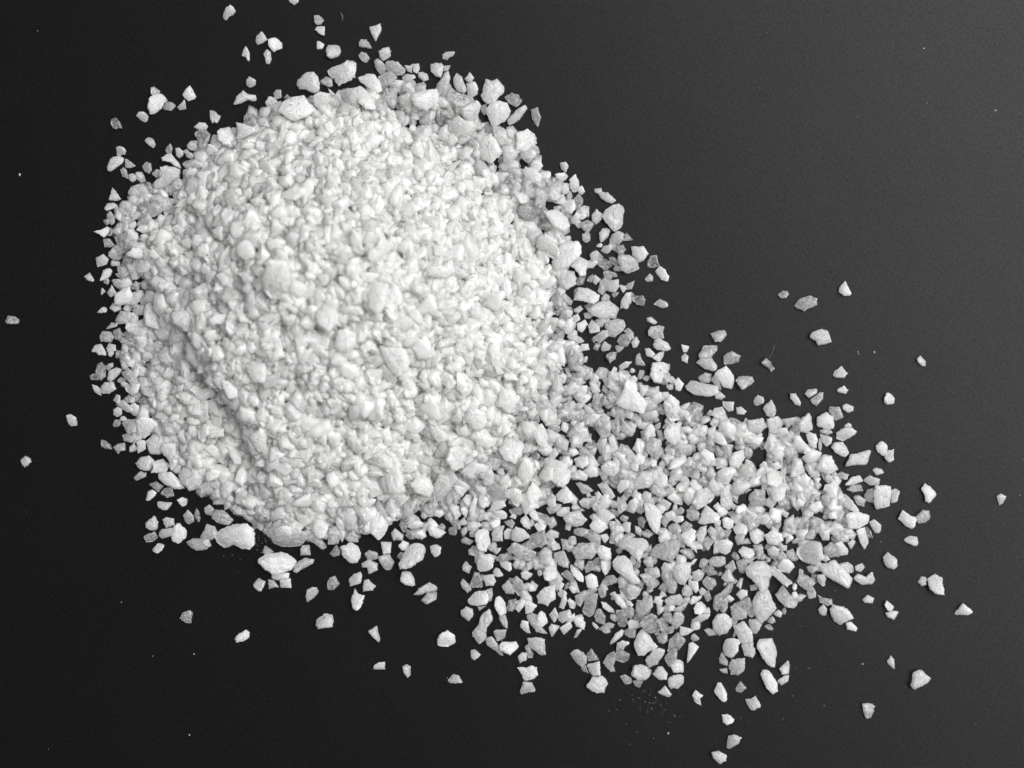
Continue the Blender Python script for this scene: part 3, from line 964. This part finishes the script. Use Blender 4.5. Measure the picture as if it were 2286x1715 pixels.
def heap_height(x, y):
    """height of the heap's surface, in pixels of the photograph"""
    x = np.asarray(x, float); y = np.asarray(y, float)
    a = np.arctan2(y - CY, x - CX)
    r = np.hypot(y - CY, x - CX) / np.interp(a, ca, cr)
    k = 0.16
    h = PEAK * (math.sqrt(1 + k) - np.sqrt(r * r + k)) / (math.sqrt(1 + k) - math.sqrt(k))
    # steeper flank down and to the left, where crystals have slid away
    best = np.full(h.shape, 1e9); side = np.zeros(h.shape); tpos = np.zeros(h.shape)
    for i in range(len(SCARP) - 1):
        p, q = SCARP[i], SCARP[i + 1]
        d = q - p; L = np.hypot(*d)
        t = np.clip(((x - p[0]) * d[0] + (y - p[1]) * d[1]) / L ** 2, 0, 1)
        px, py = p[0] + t * d[0], p[1] + t * d[1]
        dist = np.hypot(x - px, y - py)
        s = d[0] * (y - p[1]) - d[1] * (x - p[0])
        m = dist < best
        best = np.where(m, dist, best); side = np.where(m, s, side); tpos = np.where(m, (i + t) / (len(SCARP) - 1), tpos)
    sd = np.where(side > 0, best, -best)          # positive on the lower left side
    amp = 36 * np.sin(np.pi * np.clip(tpos * 0.86 + 0.10, 0, 1)) ** 0.7
    step = 1 / (1 + np.exp(-(sd - 6) / 11.0))
    h = h - amp * step * np.exp(-np.clip(sd, 0, None) / 75.0) + 14 * np.exp(-(np.clip(-sd, 0, None) / 60) ** 2) * (sd < 0) * amp / 36
    h = h - 20 * np.exp(-((sd - 15) / 16.0) ** 2) * np.clip(np.sin(np.pi * np.clip((tpos - 0.22) / 0.5, 0, 1)), 0, 1) ** 0.5
    for (gx, gy, rx, ry, dep) in ((380,481,45,30,24),(439,630,45,32,34),(483,520,30,25,14),(822,822,60,28,26),
                                  (310,640,30,40,14),(360,800,60,60,14),(905,560,70,30,8),(870,960,50,25,12),(640,1000,60,40,8),
                                  (760,760,60,35,14),(600,700,50,30,10),(960,470,80,30,8),(560,600,40,60,10)):
        h = h - dep * np.exp(-((x - gx) / rx) ** 2 - ((y - gy) / ry) ** 2)
    return np.maximum(h, 0.0)

# ------------------------------------------------------------------ crystal geometry
def ico(n):
    bm = bmesh.new()
    bmesh.ops.create_icosphere(bm, subdivisions=n, radius=1.0)
    v = np.array([q.co[:] for q in bm.verts]); f = np.array([[w.index for w in q.verts] for q in bm.faces])
    bm.free()
    return v, f
NA = 96
AZ = np.linspace(-np.pi, np.pi, NA, endpoint=False)

def radii(poly):
    """distance from the middle to the outline for NA directions"""
    c = poly.mean(0)
    x, y = poly[:, 0], poly[:, 1]; x2, y2 = np.roll(x, -1), np.roll(y, -1)
    cr_ = x * y2 - x2 * y; A = cr_.sum() / 2
    if abs(A) > 1: c = np.array([((x + x2) * cr_).sum() / (6 * A), ((y + y2) * cr_).sum() / (6 * A)])
    p = poly - c; q = np.roll(p, -1, 0); e = q - p
    d = np.stack([np.cos(AZ), np.sin(AZ)], 1)
    den = d[:, None, 0] * e[None, :, 1] - d[:, None, 1] * e[None, :, 0]
    den = np.where(np.abs(den) < 1e-9, 1e-9, den)
    t = (p[None, :, 0] * e[None, :, 1] - p[None, :, 1] * e[None, :, 0]) / den
    u = (p[None, :, 0] * d[:, None, 1] - p[None, :, 1] * d[:, None, 0]) / den
    ok = (t > 0) & (u >= -1e-6) & (u <= 1 + 1e-6)
    r = np.where(ok, t, -1).max(1)
    bad = r <= 0
    if bad.any(): r[bad] = np.median(r[~bad])
    return c, r, abs(A)

def random_outline(diam):
    n = rng.integers(5, 9)
    a = np.sort(np.linspace(0, 2 * np.pi, n, endpoint=False) + rng.normal(0, 0.28, n))
    r = diam / 2 * rng.uniform(0.72, 1.25, n)
    asp = rng.uniform(1.0, 1.75) ** 0.5
    p = np.stack([np.cos(a) * r * asp, np.sin(a) * r / asp], 1)
    th = rng.uniform(0, 2 * np.pi)
    R = np.array([[math.cos(th), -math.sin(th)], [math.sin(th), math.cos(th)]])
    return p @ R.T

def roughen(V, F, sz, levels, amp):
    """split every face in four and push the new points about: broken, chipped faces with the main edges kept"""
    for lv in range(levels):
        e = np.sort(np.concatenate([F[:, [0, 1]], F[:, [1, 2]], F[:, [2, 0]]]), 1)
        u, inv = np.unique(e[:, 0] * 100000 + e[:, 1], return_inverse=True)
        inv = inv.ravel()
        i0, i1 = u // 100000, u % 100000
        mid = (V[i0] + V[i1]) / 2
        ln = np.linalg.norm(V[i0] - V[i1], axis=1, keepdims=True)
        mid = mid + rng.normal(0, amp, mid.shape) * np.minimum(ln, sz * 0.5)
        n, k = len(V), len(F)
        m0, m1, m2 = inv[:k] + n, inv[k:2 * k] + n, inv[2 * k:] + n
        V = np.concatenate([V, mid])
        F = np.concatenate([np.stack([F[:, 0], m0, m2], 1), np.stack([m0, F[:, 1], m1], 1),
                            np.stack([m2, m1, F[:, 2]], 1), np.stack([m0, m1, m2], 1)])
    return V, F

def broken_crystal(poly, area, thick):
    """loose angular splinter: convex hull of a few points, then chipped"""
    r = math.sqrt(area / math.pi)
    h = r * thick
    k = len(poly)
    pts = [(x, y, rng.uniform(-0.45, 0.45) * h) for x, y in poly]
    for _ in range(rng.integers(3, 6)):
        j = rng.integers(0, k); s_ = rng.uniform(0.25, 0.75)
        pts.append((poly[j, 0] * s_, poly[j, 1] * s_, h * rng.uniform(0.65, 1.15)))
    for _ in range(rng.integers(2, 5)):
        j = rng.integers(0, k); s_ = rng.uniform(0.3, 0.8)
        pts.append((poly[j, 0] * s_, poly[j, 1] * s_, -h * rng.uniform(0.65, 1.05)))
    bm = bmesh.new()
    vs_ = [bm.verts.new(p_) for p_ in pts]
    bmesh.ops.convex_hull(bm, input=vs_)
    loose = [v for v in bm.verts if not v.link_faces]
    bmesh.ops.delete(bm, geom=loose, context='VERTS')
    bmesh.ops.triangulate(bm, faces=bm.faces[:])
    bm.verts.index_update()
    V = np.array([v.co[:] for v in bm.verts]); F = np.array([[v.index for v in f_.verts] for f_ in bm.faces])
    bm.free()
    return roughen(V, F, r * 2, 2 if thick > 0.50 else 1, 0.055)

def turned(P, tilt):
    ax = rng.normal(0, 1, 3); ax[2] *= 0.3; ax /= np.linalg.norm(ax)
    a = rng.normal(0, tilt)
    K = np.array([[0, -ax[2], ax[1]], [ax[2], 0, -ax[0]], [-ax[1], ax[0], 0]])
    return P @ (np.eye(3) + math.sin(a) * K + (1 - math.cos(a)) * K @ K).T

def traced_crystal(poly, c_, r_az, area, thick):
    """crystal whose outline from above is the one traced: facets rise from the outline to an uneven top"""
    d = poly - c_
    az = np.arctan2(d[:, 1], d[:, 0])
    rest = np.linspace(-np.pi, np.pi, 20, endpoint=False) + rng.uniform(0, 0.3)
    A = np.sort(np.concatenate([az, rest]))
    A = A[np.concatenate([[True], np.diff(A) > 0.07])]
    n = len(A)
    R = np.interp((A + np.pi) % (2 * np.pi) - np.pi, np.append(AZ, np.pi), np.append(r_az, r_az[0]))
    R = R * (1 + rng.normal(0, 0.038, n))
    r = math.sqrt(area / math.pi); h = r * thick
    def prof(lo_, hi_, k_):
        ka = np.sort(rng.uniform(-np.pi, np.pi, k_)); kv = rng.uniform(lo_, hi_, k_)
        return np.interp(A, np.concatenate([ka - 2 * np.pi, ka, ka + 2 * np.pi]), np.tile(kv, 3))
    rings = []
    cs_, sn_ = np.cos(A), np.sin(A)
    tiltx, tilty = rng.normal(0, 0.3, 2)
    for sc_, z_ in ((prof(0.45, 0.85, 5), -h), (prof(0.93, 1.0, 6), prof(-0.5, -0.1, 5) * h), (np.ones(n), prof(-0.15, 0.3, 6) * h),
                    (prof(0.72, 0.96, 6), prof(0.45, 0.85, 5) * h), (prof(0.28, 0.68, 5), prof(0.90, 1.04, 4) * h)):
        x_, y_ = cs_ * R * sc_, sn_ * R * sc_
        z = np.zeros(n) + z_
        z = z + np.where(z > 0, (tiltx * x_ + tilty * y_), 0)
        rings.append(np.stack([x_, y_, z], 1))
    top_c = np.array([[0, 0, rings[4][:, 2].mean() * rng.uniform(0.97, 1.05)]])
    V = np.concatenate(rings + [np.array([[0, 0, -h]]), top_c])
    F = []
    for k in range(4):
        for i in range(n):
            a_, b_, c2, d2 = k * n + i, k * n + (i + 1) % n, (k + 1) * n + (i + 1) % n, (k + 1) * n + i
            F += [(a_, b_, c2), (a_, c2, d2)] if (i + k) % 2 else [(a_, b_, d2), (b_, c2, d2)]
    for i in range(n):
        F.append((5 * n, (i + 1) % n, i)); F.append((5 * n + 1, 4 * n + i, 4 * n + (i + 1) % n))
    return roughen(V, np.array(F), r * 2, 2 if area > 900 else 1, 0.06)

# ------------------------------------------------------------------ settling the crystals on a height raster
CELL = 2.0; PAD = 80
GW, GH = int(W / CELL) + 2 * PAD, int(H / CELL) + 2 * PAD
gx = (np.arange(GW) - PAD) * CELL; gy = (np.arange(GH) - PAD) * CELL
GX, GY = np.meshgrid(gx, gy)
SURF = heap_height(GX, GY)
SURF[~inside(CORE, GX, GY)] = 0
BASE = np.maximum(SURF - 42.0, 0.0)
top = BASE.copy()
owner = np.full((GH, GW), -1, np.int32)
placed = []

def cell(x, y):
    return int(round(y / CELL)) + PAD, int(round(x / CELL)) + PAD

def settle(x, y, P, F, cls, traced, pct=50):
    """drop a crystal on what lies below it; returns nothing, adds it to `placed`"""
    # raster of its own upper and lower side
    vx = P[:, 0] + x; vy = P[:, 1] + y
    j0, i0 = cell(vx.min(), vy.min())[::-1]; j1, i1 = cell(vx.max(), vy.max())[::-1]
    j0 = max(j0, 0); i0 = max(i0, 0); j1 = min(j1, GW - 1); i1 = min(i1, GH - 1)
    hh, ww = i1 - i0 + 1, j1 - j0 + 1
    up = np.full((hh, ww), -1e9); lo = np.full((hh, ww), 1e9)
    a, b, c = P[F[:, 0]], P[F[:, 1]], P[F[:, 2]]
    Q = np.concatenate([P, (a + b + c) / 3])
    ii = np.clip(np.round((Q[:, 1] + y) / CELL).astype(int) + PAD - i0, 0, hh - 1)
    jj = np.clip(np.round((Q[:, 0] + x) / CELL).astype(int) + PAD - j0, 0, ww - 1)
    np.maximum.at(up, (ii, jj), Q[:, 2]); np.minimum.at(lo, (ii, jj), Q[:, 2])
    m = up > -1e8
    t = top[i0:i1 + 1, j0:j1 + 1]
    rest = (t - lo)[m]
    z0 = max(np.percentile(rest, pct), -P[:, 2].min())
    if t[m].max() < 1.0:
        z0 = -P[:, 2].min() - 0.4
    new = up + z0
    k = len(placed)
    win = m & (new > t)
    t[win] = new[win]
    owner[i0:i1 + 1, j0:j1 + 1][win] = k
    placed.append({'x': x, 'y': y, 'z': z0, 'P': P, 'F': F, 'c': cls, 'traced': traced})

def pick(p):
    u = rng.random(); s_ = 0
    for k, v in p:
        s_ += v
        if u < s_: return k
    return p[-1][0]

# where traced crystals lie, fillers keep out of their middles
cover = np.zeros((GH, GW), bool)
for cdict in crystals:
    o = cdict['o']
    j0, i0 = cell(*o.min(0))[::-1]; j1, i1 = cell(*o.max(0))[::-1]
    i0 = max(i0, 0); j0 = max(j0, 0)
    sub = inside(o, GX[i0:i1 + 1, j0:j1 + 1], GY[i0:i1 + 1, j0:j1 + 1])
    cover[i0:i1 + 1, j0:j1 + 1] |= sub
    cdict['area'] = sub.sum() * CELL * CELL
gap = np.zeros((GH, GW), bool)
for gp in GAPS: gap |= inside(gp, GX, GY)
reg = inside(REGION, GX, GY)
incore = inside(CORE, GX, GY)
trench = inside(TRENCH, GX, GY)

def fill(mask, tries, mean, want, mix, tilt, respect_cover, pct=38):
    ys, xs_ = np.nonzero(mask)
    n = 0
    idx = rng.integers(0, len(ys), tries)
    for k in idx:
        i, j = ys[k], xs_[k]
        if top[i, j] >= want(i, j): continue
        if respect_cover and cover[i, j]: continue
        if gap[i, j]: continue
        d = float(np.clip(rng.lognormal(math.log(mean), 0.27), 13, 60))
        o = random_outline(d)
        c_, r_, A_ = radii(o)
        P, F_ = broken_crystal(o - c_, A_, rng.uniform(0.42, 0.70))
        settle(gx[j] + rng.uniform(-1, 1), gy[i] + rng.uniform(-1, 1), turned(P, tilt), F_, pick(mix), False, pct)
        n += 1
    return n

lump = np.zeros((GH, GW))
for _ in range(14):
    fx, fy = rng.normal(0, 0.035, 2); lump += np.sin(GX * fx + GY * fy + rng.uniform(0, 6.28))
lump *= 3.0
mixcore = (('w', 0.74), ('m', 0.22), ('t', 0.04))
mixrim = (('w', 0.22), ('m', 0.34), ('t', 0.30), ('c', 0.14))
rimmask = reg & ((SURF < 30) | ~incore)
heapside = rimmask & ~((GX > 1250) & (GY > 740))
THIN = [(1090,1105),(1300,1100),(1560,1125),(1900,1210),(1840,1290),(1720,1400),(1500,1440),(1300,1390),(1090,1330),(1020,1180)]
THIN2 = [(1190,330),(1260,400),(1320,470),(1390,560),(1400,640),(1360,700),(1400,800),(1500,850),(1560,890),(1380,820),(1290,740),(1270,600),(1270,480)]
THIN3 = [(230,480),(290,440),(275,600),(265,760),(300,940),(350,1040),(330,1060),(270,960),(225,880),(215,700)]
wob = np.zeros((GH, GW))
for _ in range(22):
    th_ = rng.uniform(0, 6.28); k_ = rng.uniform(0.06, 0.15)
    wob += np.sin(GX * k_ * math.cos(th_) + GY * k_ * math.sin(th_) + rng.uniform(0, 6.28))
gap |= ((wob > 4.3) & (GX > 1250) | (wob > 5.2) & (GX > 560)) & ~incore
n1 = fill(incore, 11000, 27, lambda i, j: SURF[i, j] - 22, (('w', 1.0),), 0.32, False)
n2 = fill(rimmask, 5500, 27, lambda i, j: 6.0, mixrim, 0.25, True)
n3 = fill(incore, 14000, 31, lambda i, j: SURF[i, j] - 4 + lump[i, j], mixcore, 0.32, False)
n4 = fill(heapside & (GX > 500), 1100, 28, lambda i, j: 15.0 + lump[i, j], mixrim, 0.3, False)
n5 = fill(incore & (SURF > 25) & ~trench, 650, 37, lambda i, j: SURF[i, j] + 10, (('w', 0.7), ('m', 0.3)), 0.4, False)
n6 = fill(inside(THIN, GX, GY) & ~cover, 280, 22, lambda i, j: 2.0, mixrim, 0.2, True)
n6 += fill(inside([(850,1120),(1010,1085),(1100,1100),(1050,1185),(960,1195),(880,1205)], GX, GY) & ~cover, 200, 25, lambda i, j: 5.0, mixrim, 0.2, True)
n6 += fill((inside(THIN2, GX, GY) | inside(THIN3, GX, GY)) & ~cover, 60, 20, lambda i, j: 2.0, mixrim, 0.2, True)

# traced crystals, clear ones first: they lie under the white ones
rank = {'c': 0, 't': 1, 'm': 2, 'w': 3}
for cdict in sorted(crystals, key=lambda q: rank[q['c']]):
    c_, r_, A_ = radii(cdict['o'])
    P, F_ = traced_crystal(cdict['o'], c_, r_, A_, rng.uniform(0.42, 0.66))
    P[:, :2] *= 1.03
    i_, j_ = cell(*c_)
    lift = 1 - (top[i_, j_] + 8) * S / CAM_Z      # a raised crystal seen here stands a little nearer the middle
    settle(W / 2 + (c_[0] - W / 2) * lift, H / 2 + (c_[1] - H / 2) * lift, P, F_, cdict['c'], True, pct=50)
    cdict['index'] = len(placed) - 1
print("crystals placed:", n1, n2, n3, n4, n5, n6, len(placed))

# ------------------------------------------------------------------ which crystals are things of their own: the 300 that show largest
vis = np.bincount(owner[owner >= 0], minlength=len(placed)) * CELL * CELL
inframe = np.array([(-5 < q['x'] < W + 5) and (-5 < q['y'] < H + 5) for q in placed])
alone = np.zeros(len(placed), bool)
for k, q in enumerate(placed):
    i, j = cell(q['x'], q['y'])
    alone[k] = q['traced'] and not reg[max(i - 14, 0):i + 15, max(j - 14, 0):j + 15].any()
score = vis * np.where(alone, 1.9, 1.0) * inframe
singles = list(np.argsort(-score)[:300])
chosen = set(int(k) for k in singles)

def to_world(q):
    P = q['P'] * S
    P[:, 1] *= -1
    return P
def flip(F): return F[:, ::-1]

# ------------------------------------------------------------------ labels
def describe(k):
    q = placed[k]; P = q['P']
    xy = P[:, :2] - P[:, :2].mean(0)
    w_, v_ = np.linalg.eigh(np.cov(xy.T))
    pr = xy @ v_
    ext = pr.max(0) - pr.min(0)
    asp = ext[1] / max(ext[0], 1)
    A = float(vis[k]) if not alone[k] else float(ext[0] * ext[1] * 0.72)
    fillr = 0.0
    # fullness of the outline in its own box
    gxn = np.round(pr[:, 0] / 3).astype(int); gyn = np.round(pr[:, 1] / 3).astype(int)
    cells = len(set(zip(gxn.tolist(), gyn.tolist())))
    fillr = cells * 9 / (ext[0] * ext[1])
    sz = math.sqrt(ext[0] * ext[1]) * (0.95 if q['traced'] else 1)
    size = 'tiny' if sz < 24 else 'small' if sz < 31 else 'medium-sized' if sz < 40 else 'large' if sz < 55 else 'extra-large'
    look = {'w': 'white', 'm': 'frosted', 't': 'translucent', 'c': 'glassy'}[q['c']]
    shape = 'slender' if asp > 1.9 else 'elongated' if asp > 1.5 else 'blocky' if fillr > 0.92 else 'angular' if asp > 1.2 else 'roundish'
    return size, look, shape

def place_phrase(k):
    q = placed[k]; x, y = q['x'], q['y']
    dx, dy = x - CX, y - CY
    a = math.degrees(math.atan2(dx, -dy)) % 360
    clock = {0: 'twelve', 1: 'one', 2: 'two', 3: 'three', 4: 'four', 5: 'five', 6: 'six', 7: 'seven', 8: 'eight', 9: 'nine', 10: 'ten', 11: 'eleven'}[int(round(a / 30)) % 12]
    r = math.hypot(dx, dy) / float(np.interp(math.atan2(dy, dx), ca, cr))
    spill = x > 1180 and y > 760 or (x > 1010 and y > 1110)
    if spill:
        across = 'near the heap' if x < 1400 else 'halfway along' if x < 1700 else 'at the far end'
        if x > 1400 and y < 1150 or x <= 1400 and y < 1110: row = 'upper'
        elif y < 1330: row = 'middle'
        else: row = 'lower'
        if alone[k]:
            side = 'above' if (y < 0.42 * (x - 1200) + 840) else 'beyond' if x > 1900 else 'below'
            return 'on bare paper %s the spilled trail' % side
        return 'in the %s spilled trail %s' % (row, across)
    if alone[k]:
        return "on bare paper at the heap's %s o'clock side" % clock
    if r > 0.86:
        return "at the heap's rim toward %s o'clock" % clock
    if r < 0.3: return 'on top near the crown of the heap'
    if r < 0.6: return "high on the heap toward %s o'clock" % clock
    return "on the heap's lower slope toward %s o'clock" % clock

ORD = ['leftmost', 'second from left', 'third from left', 'fourth from left', 'fifth from left', 'sixth from left',
       'seventh from left', 'eighth from left', 'ninth from left', 'tenth from left', 'eleventh from left', 'twelfth from left']
labels = {}
bylabel = {}
for k in chosen:
    s_, l_, h_ = describe(k)
    bylabel.setdefault('%s %s %s crystal %s' % (s_, l_, h_, place_phrase(k)), []).append(k)
for lab, ks in bylabel.items():
    if len(ks) == 1: labels[ks[0]] = lab; continue
    for n_, k in enumerate(sorted(ks, key=lambda q: placed[q]['x'])):
        labels[k] = '%s, %s' % (lab, ORD[min(n_, 11)])

# ------------------------------------------------------------------ objects: single crystals
for k in sorted(chosen, key=lambda q: placed[q]['x']):
    q = placed[k]
    P = to_world(q)
    cl = np.clip(CLARITY[q['c']] + rng.normal(0, 0.05), 0.0, 0.95)
    me = mesh_from("salt_crystal", P, flip(q['F']), MAT_SALT, np.full(len(P), cl))
    o = bpy.data.objects.new("salt_crystal", me)
    o.location = ((q['x'] - W / 2) * S, -(q['y'] - H / 2) * S, q['z'] * S)
    col.objects.link(o)
    o["label"] = labels[k]
    o["category"] = "salt crystal"
    o["group"] = "coarse salt crystals of the heap and its spill"

# ------------------------------------------------------------------ the rest of the salt, past counting, with the packed salt under it
vs, fs, cs = [], [], []
off = 0
for k, q in enumerate(placed):
    if k in chosen: continue
    if not q['traced'] and vis[k] <= 8 and SURF[cell(q['x'], q['y'])] > 25: continue     # buried in the packed salt
    P = to_world(q) + np.array([(q['x'] - W / 2) * S, -(q['y'] - H / 2) * S, q['z'] * S])
    vs.append(P); fs.append(flip(q['F']) + off); off += len(P)
    cs.append(np.full(len(P), np.clip(CLARITY[q['c']] + rng.normal(0, 0.05), 0, 0.95)))
# packed body of the heap beneath the loose crystals
step = 3
bi = np.arange(0, GH, step); bj = np.arange(0, GW, step)
Bz = BASE[np.ix_(bi, bj)] + rng.normal(0, 2.0, (len(bi), len(bj))) * (BASE[np.ix_(bi, bj)] > 0)
Bx = GX[np.ix_(bi, bj)]; By = GY[np.ix_(bi, bj)]
ids = -np.ones(Bz.shape, int)
good = (BASE[np.ix_(bi, bj)] > 1)
quads = []
g4 = good[:-1, :-1] & good[1:, :-1] & good[:-1, 1:] & good[1:, 1:]
use = np.zeros_like(good)
use[:-1, :-1] |= g4; use[1:, :-1] |= g4; use[:-1, 1:] |= g4; use[1:, 1:] |= g4
ids[use] = np.arange(use.sum())
BP = np.stack([(Bx[use] - W / 2) * S, -(By[use] - H / 2) * S, Bz[use] * S], 1)
qi, qj = np.nonzero(g4)
a, b, c, d = ids[qi, qj], ids[qi + 1, qj], ids[qi + 1, qj + 1], ids[qi, qj + 1]
fs.append(np.concatenate([np.stack([a, b, c], 1), np.stack([a, c, d], 1)]) + off)
vs.append(BP); cs.append(np.zeros(len(BP)))
heap_me = mesh_from("salt_heap", np.concatenate(vs), np.concatenate(fs), MAT_SALT, np.concatenate(cs))
heap = bpy.data.objects.new("salt_heap", heap_me)
col.objects.link(heap)
heap["kind"] = "stuff"
heap["label"] = "heap of coarse white salt spilling out to the lower right on black paper"
heap["category"] = "salt heap"
print("triangles in heap:", len(heap_me.polygons))

# ------------------------------------------------------------------ salt dust on the paper
DV, DF, DC = [], [], []
V1, F1 = ico(1)
off = 0
def dust(x, y, r):
    global off
    P = V1 * r * rng.uniform(0.6, 1.3, (1, 3)) * (1 + rng.normal(0, 0.2, (len(V1), 1)))
    P = P * S + np.array([(x - W / 2) * S, -(y - H / 2) * S, r * 0.4 * S])
    DV.append(P); DF.append(F1 + off); DC.append(np.full(len(P), 0.2)); off += len(P)
for (cx_, cy_, sx, sy, n_) in ((1455,1570,30,18,34),(1440,1600,45,30,16),(590,1210,18,14,34),(610,1190,12,10,16),(560,1230,40,30,18),(1750,1270,40,40,10),(1690,1530,80,80,10)):
    for _ in range(n_): dust(rng.normal(cx_, sx), rng.normal(cy_, sy), rng.uniform(0.35, 0.95))
for _ in range(45):
    dust(rng.uniform(0, W), rng.uniform(0, H), float(np.clip(rng.exponential(0.35) + 0.3, 0.3, 1.6)))
for (x, y, r) in ((44,390,2.6),(1952,786,2.6),(2222,247,2.2),(1492,1637,2.2),(423,1641,1.5),(1120,1430,1.8),(1915,786,1.6),(1917,790,1.2),(2063,108,1.6)):
    dust(x, y, r)
dm = bpy.data.objects.new("salt_dust", mesh_from("salt_dust", np.concatenate(DV), np.concatenate(DF), MAT_SALT, np.concatenate(DC)))
col.objects.link(dm)
dm["kind"] = "stuff"; dm["label"] = "fine salt dust specks scattered over the black paper"; dm["category"] = "salt dust"

# ------------------------------------------------------------------ a loose hair by one small crystal, and a grey fleck of lint
def strand(name, pts, r, mat, label, cat):
    pts = [np.array(((x - W / 2) * S, -(y - H / 2) * S, z * S)) for x, y, z in pts]
    t = np.linspace(0, len(pts) - 1, 24); P = np.array([[np.interp(u, range(len(pts)), [p[k] for p in pts]) for k in range(3)] for u in t])
    v, f = [], []
    for i, p in enumerate(P):
        d = P[min(i + 1, len(P) - 1)] - P[max(i - 1, 0)]; d /= np.linalg.norm(d)
        n = np.cross(d, (0, 0, 1)); n /= np.linalg.norm(n) + 1e-12; b_ = np.cross(n, d)
        for s_ in range(6):
            a_ = s_ * math.pi / 3
            v.append(p + (n * math.cos(a_) + b_ * math.sin(a_)) * r * S * (1 - 0.5 * i / len(P)))
    for i in range(len(P) - 1):
        for s_ in range(6):
            f.append((i * 6 + s_, i * 6 + (s_ + 1) % 6, (i + 1) * 6 + (s_ + 1) % 6, (i + 1) * 6 + s_))
    o = bpy.data.objects.new(name, mesh_from(name, v, f, mat))
    col.objects.link(o); o["label"] = label; o["category"] = cat
hm, hnt, hbs = new_mat("hair_grey")
hbs.inputs["Base Color"].default_value = (0.16, 0.14, 0.12, 1); hbs.inputs["Roughness"].default_value = 0.5
hn = hnt.nodes.new("ShaderNodeTexNoise"); hn.inputs["Scale"].default_value = 900
hr = hnt.nodes.new("ShaderNodeValToRGB"); hr.color_ramp.elements[0].color = (0.10, 0.09, 0.08, 1); hr.color_ramp.elements[1].color = (0.22, 0.20, 0.18, 1)
hnt.links.new(hn.outputs["Fac"], hr.inputs[0]); hnt.links.new(hr.outputs[0], hbs.inputs["Base Color"])
strand("hair", [(1716,801,3),(1722,790,6),(1724,784,9),(1727,777,7),(1729,770,4)], 0.45, hm, "fine loose hair rising from a small crystal above the spilled trail", "hair")
strand("lint_fibre", [(762,30,2),(764,36,4),(766,41,3),(763,46,1)], 1.0, hm, "short grey lint fibre on bare black paper above the heap", "lint")
